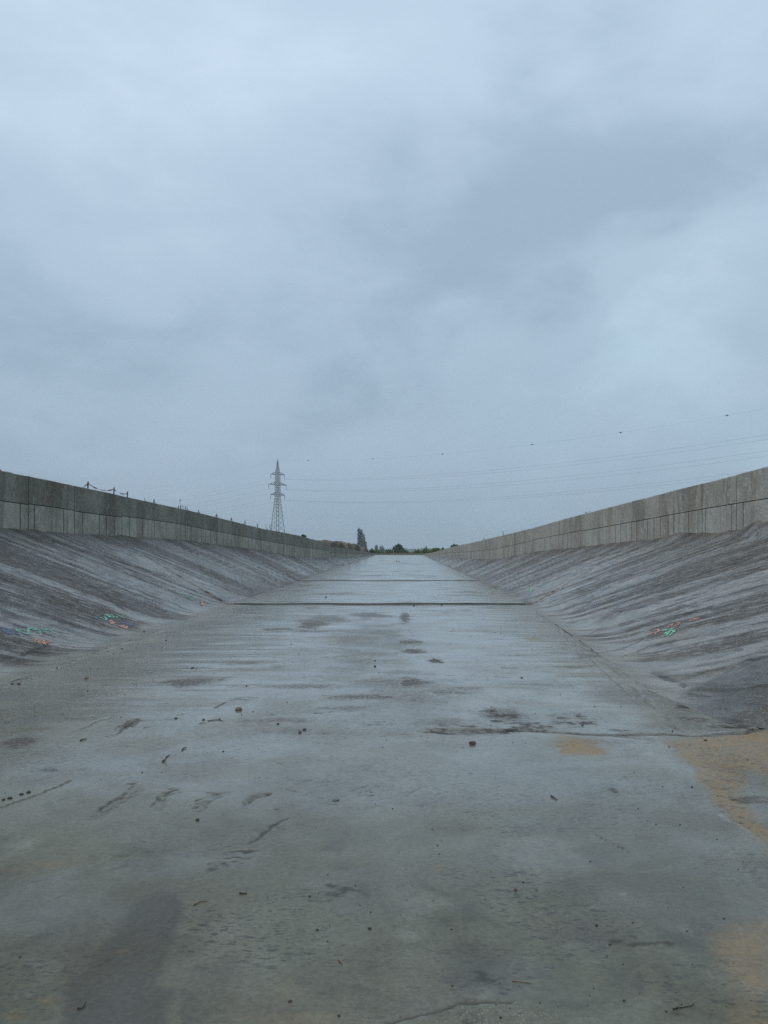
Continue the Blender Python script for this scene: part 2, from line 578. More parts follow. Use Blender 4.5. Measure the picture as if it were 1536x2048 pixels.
M_BALL = plain('dark_marker', (0.035, 0.032, 0.035), 0.5, 0.2, 6)
M_POST = plain('weathered_post', (0.07, 0.06, 0.055), 0.8, 0.3, 20)
M_TRED = plain('red_tape', (0.30, 0.035, 0.03), 0.5, 0.2, 8)
M_TWHITE = plain('white_tape', (0.62, 0.62, 0.60), 0.5, 0.1, 8)
M_STONE = plain('dark_stone', (0.05, 0.045, 0.042), 0.6, 0.5, 60)
M_STONE2 = plain('tan_stone', (0.19, 0.155, 0.115), 0.65, 0.4, 45)
M_STONE3 = plain('rusty_stone', (0.085, 0.05, 0.042), 0.6, 0.5, 45)
M_CHIP = plain('grey_chip', (0.13, 0.13, 0.125), 0.6, 0.4, 60)
M_TWIG = plain('dark_twig', (0.035, 0.026, 0.02), 0.75, 0.4, 40)
M_TWIG2 = plain('brown_twig', (0.14, 0.075, 0.035), 0.7, 0.3, 40)
M_BARK = plain('bark', (0.07, 0.06, 0.05), 0.9, 0.4, 6)
M_MOUND = plain('dug_soil', (0.085, 0.068, 0.048), 0.95, 0.5, 2.2)
M_RUBBLE = plain('pale_rubble', (0.26, 0.215, 0.19), 0.9, 0.35, 6)
M_POP = foliage('poplar_leaves', (0.018, 0.030, 0.022), (0.036, 0.05, 0.034), 0.5)
M_TREE = foliage('tree_leaves', (0.026, 0.055, 0.014), (0.055, 0.10, 0.026), 1.1)
M_BUSH = foliage('bush_leaves', (0.072, 0.12, 0.022), (0.135, 0.205, 0.045), 1.3)
M_WOOD = foliage('woodland', (0.03, 0.042, 0.03), (0.055, 0.07, 0.045), 0.1)
M_GRASS = foliage('dry_grass', (0.06, 0.065, 0.03), (0.12, 0.115, 0.06), 0.8)
M_WEED = foliage('weed_leaves', (0.035, 0.04, 0.025), (0.065, 0.07, 0.04), 4)


def paint(name, col):
    t = NT(name)
    n = t.noise(34, 5, 0.7)
    c = t.mix(t.ramp(n, 0.40, 0.56, 0, 0.85), col, (0.15, 0.145, 0.135))
    return t.fin(c, 0.6, 0.4)


M_GREEN = paint('green_paint', (0.16, 0.58, 0.41))
M_BLUE = paint('blue_paint', (0.05, 0.12, 0.27))
M_ORANGE = paint('orange_paint', (0.82, 0.34, 0.13))
M_SALMON = paint('salmon_paint', (0.70, 0.32, 0.20))

# ------------------------------------------------------------------ plan and section of the channel
# left and right walls: distance, plan offset, base level, wall height
LW = np.array([(-8, 8.15, 1.97, 1.17), (10, 8.12, 1.96, 1.175), (15.5, 8.1, 1.95, 1.177), (18.7, 7.97, 1.88, 1.186), (27.4, 7.82, 1.796, 1.12),
               (38.4, 7.04, 1.35, 1.12), (45.9, 6.25, 0.92, 1.32), (59.9, 5.76, 0.63, 1.17), (60.2, 5.755, 0.627, 0.90), (78, 5.33, 0.40, 0.86), (113, 4.85, 0.12, 0.52), (132, 4.62, 0.05, 0.14)])
RW = np.array([(-8, 6.78, 1.91, 1.17), (10, 6.75, 1.90, 1.167), (14.1, 6.72, 1.894, 1.167), (17.3, 6.63, 1.847, 1.133), (27.9, 6.0, 1.49, 1.125),
               (33.7, 5.7, 1.315, 1.07), (40, 4.9, 0.87, 1.22), (50.5, 4.63, 0.713, 1.116), (68, 4.31, 0.53, 0.98), (99, 3.92, 0.31, 0.45), (132, 3.5, 0.06, 0.14)])
Y_END = 132.0
ST1, ST2 = 21.05, 34.6                                # slab joints where the floor steps up


def Lw(Y, c): return np.interp(Y, LW[:, 0], LW[:, c])
def Rw(Y, c): return np.interp(Y, RW[:, 0], RW[:, c])
def foot_l(Y): return -np.interp(Y, [0, 60, 132], [4.62, 4.62, 4.45])
def foot_r(Y): return np.interp(Y, [0, 6.35, 6.55, 7.0, 8.5, 13, 21, 60, 132], [4.4, 4.4, 3.35, 2.9, 2.72, 3.0, 3.37, 3.37, 3.3])
def level(Y): return 0.036 * (Y >= ST1) + 0.026 * (Y >= ST2)


def rows():
    ys = list(np.arange(-8, 1.6, 0.2))
    y = 1.6
    while y < Y_END:
        ys.append(y)
        y += max(0.007, 0.0033 * y) if y < 7.5 else (0.004 * y if y < 24 else 0.008 * y)
    ys = [v for v in ys if all(abs(v - s) > 0.03 for s in (ST1, ST2))]
    ys += [ST1 - 0.002, ST1 + 0.002, ST2 - 0.002, ST2 + 0.002, ST1 - 0.03, ST2 - 0.03, Y_END]
    return np.array(sorted(ys))


ROW = rows()


class Sheet:
    """a grid of the concrete lining with wear and relief kept as arrays"""

    def __init__(s, X, Y):
        s.X, s.Y = X, Y
        sh = X.shape
        s.z = np.zeros(sh)
        s.ch = {k: np.zeros(sh) for k in ('dirt', 'sand', 'pale', 'stain', 'groove', 'agg', 'damp', 'olive')}
        s.y0 = Y[:, 0]

    def band(s, lo, hi):
        a = np.searchsorted(s.y0, lo); b = np.searchsorted(s.y0, hi)
        return slice(max(a - 1, 0), min(b + 1, len(s.y0)))

    def mx(s, ch, sl, v):
        s.ch[ch][sl] = np.maximum(s.ch[ch][sl], v)

    def ellipse(s, ch, cx, cy, rx, ry, k=1.0, soft=0.5, rough=0.55, seed=1, chop=0):
        gx, gy = ground(cx, cy)
        ax = rx * gy / F
        y_near = ground(cx, cy + ry)[1]; y_far = ground(cx, max(cy - ry, VY + 8))[1]
        ay = (y_far - y_near) / 2
        gy = (y_far + y_near) / 2
        sl = s.band(gy - 2.0 * ay, gy + 2.0 * ay)
        X, Y = s.X[sl], s.Y[sl]
        d = np.hypot((X - gx) / ax, (Y - gy) / ay)
        sc = 2.2 / max(min(ax, ay), 0.05)
        d = d + (fbm(X * sc * 0.7, Y * sc * 0.7, seed, 5, 0.6) - 0.5) * 2 * rough
        v = k * (1 - sstep(1 - soft, 1 + soft * 0.3, d))
        if chop:
            v = v * sstep(0.44, 0.60, fbm(X * 7, Y * 13, seed + 4, 4, .6))
        s.mx(ch, sl, v)

    def poly(s, ch, pts, k=1.0, soft=0.08, rough=0.1, seed=1, scale=3.0):
        g = [ground(*p) for p in pts]
        ys = [q[1] for q in g]
        sl = s.band(min(ys) - 0.6, max(ys) + 0.6)
        X, Y = s.X[sl], s.Y[sl]
        inside = np.zeros(X.shape, bool)
        dist = np.full(X.shape, 1e9)
        n = len(g)
        for i in range(n):
            (x1, y1), (x2, y2) = g[i], g[(i + 1) % n]
            c = ((y1 > Y) != (y2 > Y)) & (X < (x2 - x1) * (Y - y1) / ((y2 - y1) if abs(y2 - y1) > 1e-9 else 1e-9) + x1)
            inside ^= c
            dx, dy = x2 - x1, y2 - y1
            t = np.clip(((X - x1) * dx + (Y - y1) * dy) / (dx * dx + dy * dy + 1e-12), 0, 1)
            dist = np.minimum(dist, np.hypot(X - x1 - t * dx, Y - y1 - t * dy))
        sd = np.where(inside, -dist, dist) + (fbm(X * scale, Y * scale, seed, 5, 0.6) - 0.5) * 2 * rough
        s.mx(ch, sl, k * (1 - sstep(-soft, soft, sd)))

    def stroke(s, pts, w, k=1.0, ch='groove', depth=0.0, wob=0.3, seed=1, px=True, brk=0.0):
        g = [ground(*p) for p in pts] if px else pts
        for i in range(len(g) - 1):
            (x1, y1), (x2, y2) = g[i], g[i + 1]
            sl = s.band(min(y1, y2) - 4 * w, max(y1, y2) + 4 * w)
            X, Y = s.X[sl], s.Y[sl]
            dx, dy = x2 - x1, y2 - y1
            q = max(1.5, 0.5 / w * 0.2)
            nx = (vnoise(X * q * 2, Y * q * 2, seed) - 0.5) * wob * w * 4
            ny = (vnoise(X * q * 2 + 31, Y * q * 2, seed + 3) - 0.5) * wob * w * 4
            XX, YY = X + nx, Y + ny
            t = np.clip(((XX - x1) * dx + (YY - y1) * dy) / (dx * dx + dy * dy + 1e-12), 0, 1)
            d = np.hypot(XX - x1 - t * dx, YY - y1 - t * dy)
            v = 1 - sstep(0.35 * w, w, d)
            if brk:
                v = v * sstep(brk - 0.12, brk + 0.12, fbm(X * 3, Y * 3, seed + 9, 3))
            s.mx(ch, sl, k * v)
            if depth:
                s.z[sl] -= depth * v

    def build(s, name, mat):
        nr, nc = s.X.shape
        V = np.stack([s.X, s.Y, s.z], -1).reshape(-1, 3)
        i = np.arange(nr * nc).reshape(nr, nc)
        Q = np.stack([i[:-1, :-1], i[:-1, 1:], i[1:, 1:], i[1:, :-1]], -1).reshape(-1, 4)
        o = obj(name, V, Q, mat, smooth=False)
        c = s.ch
        for nm, ks in (('wear', ('dirt', 'sand', 'pale', 'stain')), ('wear_two', ('groove', 'agg', 'damp', 'olive'))):
            a = o.data.attributes.new(nm, 'FLOAT_COLOR', 'POINT')
            A = np.stack([np.clip(c[k], 0, 1) for k in ks], -1).reshape(-1).astype(np.float32)
            a.data.foreach_set('color', A)
        return o


# ------------------------------------------------------------------ channel floor
NCOL = 600
u = np.linspace(0, 1, NCOL)
YY = np.repeat(ROW[:, None], NCOL, 1)
XX = foot_l(ROW)[:, None] * (1 - u) + foot_r(ROW)[:, None] * u
fl = Sheet(XX, YY)
X, Y = fl.X, fl.Y
far = sstep(5.5, 9, Y)
fl.z = level(Y) + (fbm(X * 0.5, Y * 0.5, 3, 3) - 0.5) * 0.02 + (fbm(X * 0.8, Y * 4, 5, 3) - 0.5) * 0.012 * far
# transverse screed marks: damp matt bands across the channel, thin dark drag lines
b1 = fbm(X * 0.35, Y * 1.3, 11, 5, 0.55)
b2 = fbm(X * 0.7, Y * 2.6, 12, 5, 0.6)
b3 = fbm(X * 1.3, Y * 0.7, 13, 5, 0.55)
deep = sstep(20, 30, Y)
fl.ch['dirt'] = np.maximum(0, 0.6 * sstep(0.55, 0.70, 0.4 * b1 + 0.15 * b2 + 0.45 * b3)) * (0.35 + 0.65 * far) * (1 - 0.45 * deep) * sstep(3.5, 6.5, Y)
ln = fbm(X * 0.5, Y * 6, 14, 4)
fl.ch['dirt'] = np.maximum(fl.ch['dirt'], 0.4 * sstep(0.68, 0.76, ln) * far * (fbm(X * 1.1, Y * 0.4, 15, 3) > 0.48))
if True:
    lnf = fbm(X * 0.25, Y * 0.8, 114, 5)
    fl.ch['dirt'] = np.maximum(fl.ch['dirt'], 0.55 * sstep(0.60, 0.70, lnf) * sstep(22, 40, Y) * sstep(0.38, 0.6, fbm(X * 0.6, Y * 0.15, 115, 3)))
fl.ch['stain'] = 0.3 * sstep(0.52, 0.68, fbm(X * 0.9, Y * 0.6, 16, 5)) * (1 - 0.6 * far)
fl.ch['olive'] = 0.35 * sstep(0.55, 0.7, fbm(X * 0.7 + 3, Y * 0.8, 17, 5)) * (1 - far)
fl.ch['pale'] = 0.28 * sstep(0.58, 0.72, fbm(X * 1.4, Y * 1.0, 18, 5))
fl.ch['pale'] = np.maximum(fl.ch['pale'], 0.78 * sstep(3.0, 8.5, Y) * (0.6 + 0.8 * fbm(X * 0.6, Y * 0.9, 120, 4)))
fl.ch['damp'] = 0.6 * sstep(0.5, 0.68, fbm(X * 0.8, Y * 0.9, 19, 4)) * (1 - far) + 0.65 * np.clip((4.4 - Y + (fbm(X * .9, Y * .9, 121, 5) - .5) * 3.5) / 2.6, 0, 1)

# grime and mud gathered along the foot of the slopes
for dd, sd_ in ((X - foot_l(Y), 131), (foot_r(Y) - X, 132)):
    nn = 0.6 * fbm(X * 1.3, Y * 0.6, sd_, 5, .6) + 0.4 * fbm(X * 6, Y * 3.5, sd_ + 10, 4, .6)
    kk = sstep(1.5, 0.0, dd) * sstep(5, 7.5, Y) * sstep(24, 20, Y)
    fl.ch['dirt'] = np.maximum(fl.ch['dirt'], 0.6 * sstep(0.70, 0.84, nn + 0.18 * kk) * kk)
    fl.ch['damp'] = np.maximum(fl.ch['damp'], .4 * sstep(.8, 0.0, dd + (nn - .5) * 2.2) * sstep(5, 7.5, Y) * sstep(24, 20, Y))
gx_, gy_ = 3.15, 7.05
md = np.hypot((X - gx_) / 0.8, (Y - gy_) / 0.6) + (fbm(X * 2.5, Y * 2.5, 133, 5, .6) - .5) * 1.1
fl.ch['stain'] = np.maximum(fl.ch['stain'], sstep(1.15, .7, md) * (Y > 6.55))
fl.ch['damp'] = np.maximum(fl.ch['damp'], sstep(1.3, .7, md))
# dirt streaks left by the flow in the middle distance
for a in [(627, 1250, 38, 8, .95), (735, 1231, 50, 9, .7), (810, 1236, 14, 13, 1.), (820, 1285, 30, 8, .9), (825, 1303, 30, 5, 1.), (700, 1278, 55, 14, .5),
          (822, 1364, 48, 12, 1.), (735, 1395, 85, 8, .8), (885, 1386, 60, 7, .75), (385, 1364, 85, 13, .95), (480, 1325, 80, 5, .6), (20, 1388, 110, 10, .5),
          (35, 1486, 50, 14, .9), (600, 1374, 130, 5, .6), (660, 1262, 90, 3, .6), (560, 1258, 50, 3, .8), (950, 1465, 75, 6, .55), (870, 1322, 16, 5, .9),
          (560, 1440, 90, 8, .55), (690, 1418, 80, 7, .5), (1145, 1334, 40, 3, .6), (660, 1190, 60, 4, .6), (940, 1186, 40, 4, .5), (430, 1195, 30, 5, .9),
          (880, 1445, 60, 10, .45), (735, 1285, 110, 50, .5), (790, 1385, 120, 46, .5), (640, 1240, 60, 14, .6), (700, 1330, 60, 40, .4), (850, 1420, 90, 30, .3), (560, 1420, 150, 26, .3), (1280, 1400, 120, 30, .35), (250, 1400, 120, 6, .3), (1010, 1432, 55, 18, .6), (75, 1440, 60, 8, .35), (420, 1295, 90, 6, .45), (520, 1290, 60, 5, .4)]:
    fl.ellipse('dirt', *a[:4], k=a[4], soft=0.75, rough=0.7, seed=int(a[0]))
# broken crust and debris along the joint of the near slab, right of the middle
for a in [(985, 1424, 18, 6, 1), (1000, 1437, 40, 8, .9), (1040, 1452, 40, 8, 1), (1130, 1435, 16, 6, .8), (1165, 1437, 13, 9, .9), (940, 1462, 30, 8, .8), (1110, 1447, 60, 3, .7),
          (860, 1460, 30, 5, .6), (1020, 1462, 70, 4, .9), (760, 1448, 30, 4, .6), (1380, 1414, 34, 6, .9), (1390, 1440, 26, 4, .7), (1470, 1455, 40, 6, .8)]:
    fl.ellipse('dirt', *a[:4], k=a[4], soft=0.6, rough=1.3, seed=int(a[0]) + 5, chop=1)
    fl.ellipse('groove', *a[:4], k=.8, soft=0.4, rough=1.9, seed=int(a[0]) + 50, chop=1)
fl.stroke([(860, 1462), (1020, 1460), (1110, 1466), (1250, 1468), (1380, 1472), (1480, 1466), (1560, 1456)], 0.045, .7, 'dirt', 0.012, wob=.7, seed=3)
fl.stroke([(1020, 1461), (1110, 1466), (1250, 1469), (1380, 1473), (1480, 1466), (1560, 1456)], 0.016, .8, 'groove', 0.0, wob=1.0, seed=4, brk=.5)
fl.stroke([(820, 1481), (900, 1484), (990, 1488), (1050, 1487)], 0.02, .8, 'pale', 0.0, wob=.7, seed=5, brk=.45)
for k in range(16):
    xx = random.uniform(830, 1500); yy = 1462 + random.uniform(-16, 10)
    fl.stroke([(xx, yy), (xx + random.uniform(14, 46), yy + random.uniform(-3, 3))], random.uniform(.008, .022), .85, 'groove', 0.006, wob=1.3, seed=700 + k, brk=.42)
for k in range(40):
    xx = random.uniform(20, 1500); yy = random.uniform(1380, 1475)
    ll = random.uniform(10, 60)
    fl.stroke([(xx, yy), (xx + ll * .5, yy + random.uniform(-2, 2)), (xx + ll, yy + random.uniform(-4, 4))], random.uniform(.006, .016), .7, 'groove', 0.004, wob=1.3, seed=720 + k, brk=.45)
for k in range(60):
    xx = random.uniform(20, 1200); yy = random.uniform(1225, 1380)
    ll = random.uniform(12, 70)
    fl.stroke([(xx, yy), (xx + ll, yy + random.uniform(-1.5, 1.5))], random.uniform(.010, .03), random.uniform(.35, .75), 'groove', 0.004, wob=1.2, seed=760 + k, brk=.47)
# drag marks on the left
fl.stroke([(210, 1472), (232, 1468), (252, 1453), (262, 1443), (290, 1440)], 0.013, .9, 'groove', 0.010, seed=6, wob=1.2, brk=.35)
fl.ellipse('dirt', 258, 1448, 18, 12, .9, .4, .8, 61)
fl.stroke([(145, 1463), (175, 1453), (195, 1441), (222, 1434)], 0.010, .7, 'groove', 0.008, seed=7, brk=.45)
fl.stroke([(430, 1415), (445, 1406), (452, 1403)], 0.02, .75, 'groove', 0.008, seed=8)
fl.stroke([(462, 1400), (480, 1397), (497, 1399)], 0.018, .75, 'groove', 0.006, seed=9)
fl.stroke([(333, 1438), (360, 1438)], 0.02, .7, 'groove', 0, seed=10)
fl.stroke([(415, 1442), (430, 1440), (447, 1443)], 0.018, .8, 'groove', 0, seed=11, brk=.4)
fl.stroke([(1105, 1333), (1140, 1336), (1190, 1332)], 0.05, .7, 'dirt', 0, seed=12, brk=.4)
fl.stroke([(590, 1262), (615, 1261)], 0.05, .8, 'groove', 0, seed=13)
for ya, xa, xb in ((1260, 560, 720), (1263, 900, 1080), (1297, 360, 520), (1336, 1010, 1210), (1278, 420, 560), (1246, 410, 600), (1222, 520, 600), (1310, 960, 1210), (1345, 640, 760), (1395, 380, 520), (1407, 100, 330)):
    fl.stroke([(xa, ya), ((xa + xb) / 2, ya + 1), (xb, ya - 1)], 0.03 + 0.01 * random.random(), .65, 'dirt', 0.0, wob=.8, seed=ya, brk=.47)
# lines left in the wet concrete along the foot of the slopes
fl.stroke([(0, 1378), (110, 1337), (232, 1296), (330, 1262), (420, 1226)], 0.035, .5, 'olive', 0.006, wob=.7, seed=21, brk=.4)
fl.stroke([(0, 1372), (110, 1332), (200, 1302)], 0.02, .12, 'pale', 0, wob=.9, seed=22, brk=.5)
fl.stroke([(1334, 1462), (1300, 1430), (1240, 1372), (1150, 1290)], 0.014, .6, 'dirt', 0.004, wob=.8, seed=23, brk=.42)
fl.stroke([(1360, 1462), (1270, 1376), (1190, 1305), (1100, 1240)], 0.04, .4, 'dirt', 0.006, wob=.4, seed=24, brk=.45)
for k in range(7):
    fl.stroke([(1180 + 14 * k, 1330), (1125 + 8 * k, 1270), (1070 + 4 * k, 1222)], 0.025, .42, 'dirt', 0.004, wob=.4, seed=30 + k, brk=.46)
fl.ellipse('pale', 1065, 1279, 22, 6, .9, .6, .8, 31)
fl.ellipse('sand', 1066, 1278, 16, 4, .7, .6, .8, 32)
fl.ellipse('pale', 1035, 1252, 14, 4, .7, .6, .8, 33)
# boot slides in the near slab
for k, p in enumerate(([(186, 1630), (205, 1612), (240, 1592), (258, 1580), (270, 1568)], [(306, 1614), (320, 1594), (334, 1583), (352, 1579)],
                       [(388, 1618), (398, 1602), (412, 1590), (430, 1587)], [(487, 1613), (497, 1600), (512, 1592), (538, 1588)])):
    fl.stroke(p, 0.0075, .85, 'groove', 0.008, wob=1.3, seed=40 + k, brk=.36)
    fl.stroke([(x + 12 + 4 * (i % 2), y + 6) for i, (x, y) in enumerate(p)], 0.007, .6, 'groove', 0.004, wob=1.3, seed=45 + k, brk=.45)
    fl.stroke([(x + 6, y + 3) for x, y in p], 0.045, .65, 'olive', 0.006, wob=.5, seed=49 + k)
    fl.stroke([(p[-1][0] - 12, p[-1][1] - 2), (p[-1][0] + 3, p[-1][1])], 0.009, .9, 'groove', 0.006, wob=.6, seed=52 + k)
fl.stroke([(0, 1613), (60, 1592), (110, 1573), (141, 1558)], 0.010, .75, 'groove', 0.01, wob=.5, seed=55)
fl.stroke([(440, 1732), (480, 1703), (530, 1665), (590, 1628)], 0.014, .75, 'groove', 0.006, wob=1.0, seed=56, brk=.42)
for k, (x, y) in enumerate(((455, 1722), (475, 1712), (490, 1700), (520, 1680), (545, 1660), (560, 1650), (470, 1690))):
    fl.stroke([(x - 26, y + 2), (x + 28, y + 4)], 0.009, .85, 'groove', 0.004, wob=1.2, seed=60 + k, brk=.38)
for k, (x1, y1, x2, y2) in enumerate(((640, 1566, 680, 1560), (672, 1570, 702, 1558), (700, 1583, 742, 1568), (715, 1588, 760, 1572), (760, 1600, 800, 1590), (795, 1602, 846, 1573), (575, 1560, 625, 1563),
                                      (545, 1571, 650, 1598), (530, 1515, 580, 1536), (100, 1800, 140, 1780), (0, 1945, 22, 1935), (190, 1933, 225, 1918), (225, 1918, 290, 1888), (1195, 1672, 1260, 1706), (1180, 1665, 1210, 1680))):
    fl.stroke([(x1, y1), (x2, y2)], 0.006, .6, 'groove', 0.003, wob=.6, seed=70 + k, brk=.42)
for k, (x, y, rx, ry) in enumerate(((672, 1598, 12, 3), (550, 1617, 7, 4), (1225, 1582, 9, 8), (740, 1592, 7, 3), (925, 1492, 3, 6), (940, 1545, 3, 9), (896, 1548, 3, 8), (830, 1836, 26, 6), (700, 1785, 30, 12),
                                    (100, 1540, 22, 5), (50, 1535, 18, 3), (430, 1735, 30, 8), (1230, 1872, 40, 8), (1290, 1885, 60, 6), (660, 1772, 16, 5), (1395, 2018, 26, 16), (1290, 2032, 60, 8), (980, 1960, 40, 14))):
    fl.ellipse('groove', x, y, rx, ry, .7, .6, 1.6, 80 + k, chop=1)
# sandy stains
fl.poly('sand', [(1335, 1482), (1430, 1474), (1560, 1462), (1560, 1560), (1490, 1545), (1480, 1600), (1515, 1640), (1560, 1672), (1560, 1725), (1500, 1668), (1440, 1626), (1416, 1575), (1392, 1540), (1345, 1514)], .8, .05, .10, 91, 2.5)
fl.poly('sand', [(1440, 1474), (1560, 1460), (1560, 1484), (1470, 1486)], 1., .05, .08, 92)
fl.poly('olive', [(1090, 1474), (1200, 1474), (1222, 1520), (1240, 1590), (1170, 1610), (1110, 1560), (1095, 1520)], .45, .12, .12, 93)
fl.ellipse('sand', 1155, 1494, 66, 24, 1., .7, .6, 94)
fl.ellipse('dirt', 1470, 1545, 60, 30, .35, .9, .9, 941)
fl.ellipse('dirt', 1500, 1600, 50, 8, .7, .6, .9, 942)
fl.poly('sand', [(1470, 1850), (1560, 1835), (1560, 2070), (1490, 2070), (1480, 1990), (1440, 1930), (1420, 1880)], .55, .09, .12, 95)
fl.poly('olive', [(1400, 1838), (1560, 1832), (1560, 1960), (1400, 1920), (1340, 1890)], .8, .06, .08, 96)
for a in ((875, 1737, 20, 7, .7), (100, 1727, 26, 8, .6), (92, 2000, 24, 6, .6), (30, 2032, 30, 12, .5), (600, 2040, 110, 14, .5), (250, 1905, 30, 5, .35), (1045, 1966, 22, 3, .5), (1195, 1960, 12, 6, .4), (50, 1735, 60, 10, .3), (580, 1985, 26, 30, .3)):
    fl.ellipse('sand', *a[:4], a[4] * .55, .9, .8, int(a[0]))
for a in ((960, 1935, 100, 60, .8), (1190, 1880, 80, 26, .7), (430, 1960, 60, 60, .5), (40, 1890, 60, 50, .5), (1180, 1640, 40, 40, .5), (760, 1900, 60, 50, .4), (1050, 1790, 40, 20, .35)):
    fl.ellipse('olive', *a[:4], a[4], .8, .6, int(a[0]) + 2)
fl.poly('stain', [(308, 1778), (360, 1782), (367, 1830), (338, 1900), (322, 1960), (346, 2000), (340, 2075), (128, 2075), (130, 2005), (165, 1935), (200, 1890), (268, 1800)], .95, .03, .05, 97, 5)
# lime bloom, rough pale patches and bare aggregate
for a in ((858, 1806, 46, 22, .5), (812, 1872, 34, 22, .6), (1375, 1858, 36, 16, .6), (40, 1690, 40, 22, .8), (1425, 1600, 46, 10, .8), (1140, 1622, 22, 34, .35), (1090, 1520, 22, 26, .5), (1246, 1788, 10, 6, .7), (360, 1860, 20, 14, .3), (440, 1870, 50, 30, .25),
          (700, 1540, 12, 40, .4), (940, 1535, 8, 25, .35), (290, 1412, 90, 8, .4), (640, 1520, 14, 30, .25)):
    fl.ellipse('pale', *a[:4], a[4] * .55, .9, .95, int(a[0]) + 3)
fl.stroke([(1440, 1627), (1500, 1668), (1560, 1722)], 0.02, .8, 'pale', 0, wob=.8, seed=98, brk=.4)
fl.stroke([(1062, 1482), (1082, 1510), (1104, 1545)], 0.025, .7, 'pale', 0, wob=.9, seed=99, brk=.4)
fl.poly('agg', [(830, 2052), (860, 2028), (930, 2008), (1040, 2006), (1110, 2030), (1130, 2075), (760, 2075)], 1., .03, .04, 100, 6)
fl.poly('damp', [(790, 2048), (860, 2028), (930, 2008), (1040, 2006), (1110, 2030), (1130, 2075), (760, 2075)], 1., .03, .04, 100, 6)
fl.stroke([(780, 2048), (860, 2026), (930, 2007), (1020, 2007)], 0.008, .75, 'groove', .006, wob=.5, seed=101)
for a in ((40, 1690, 40, 22), (1375, 1858, 30, 14), (1425, 1600, 40, 8)):
    fl.ellipse('agg', *a, .8, .5, .6, int(a[0]) + 9)
# open joints at the two steps
for st, k in ((ST1, .85), (ST2, .6)):
    m = np.abs(Y - st) < 0.012
    fl.ch['groove'][m] = k
    sl = np.abs(Y - st + .12) < .14
    fl.ch['dirt'][sl] = np.maximum(fl.ch['dirt'][sl], .7 * sstep(.4, .65, fbm(X[sl] * 1.5, Y[sl] * 6, 102)))
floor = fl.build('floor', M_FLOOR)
floor['kind'] = 'structure'

# ------------------------------------------------------------------ side slopes
SN = 190
su = np.linspace(0, 1, SN)
def toe(Y, side): return np.interp(Y, [7, 9, 16, 20, 22], [.4, .75, .7, .5, .25])
def smear(Y, side): return np.interp(Y, [7, 9, 16, 20, 22], [.6, 1.5, 1.1, .6, .25]) if side > 0 else np.interp(Y, [8, 18, 20, 22], [.9, .8, .6, .25])


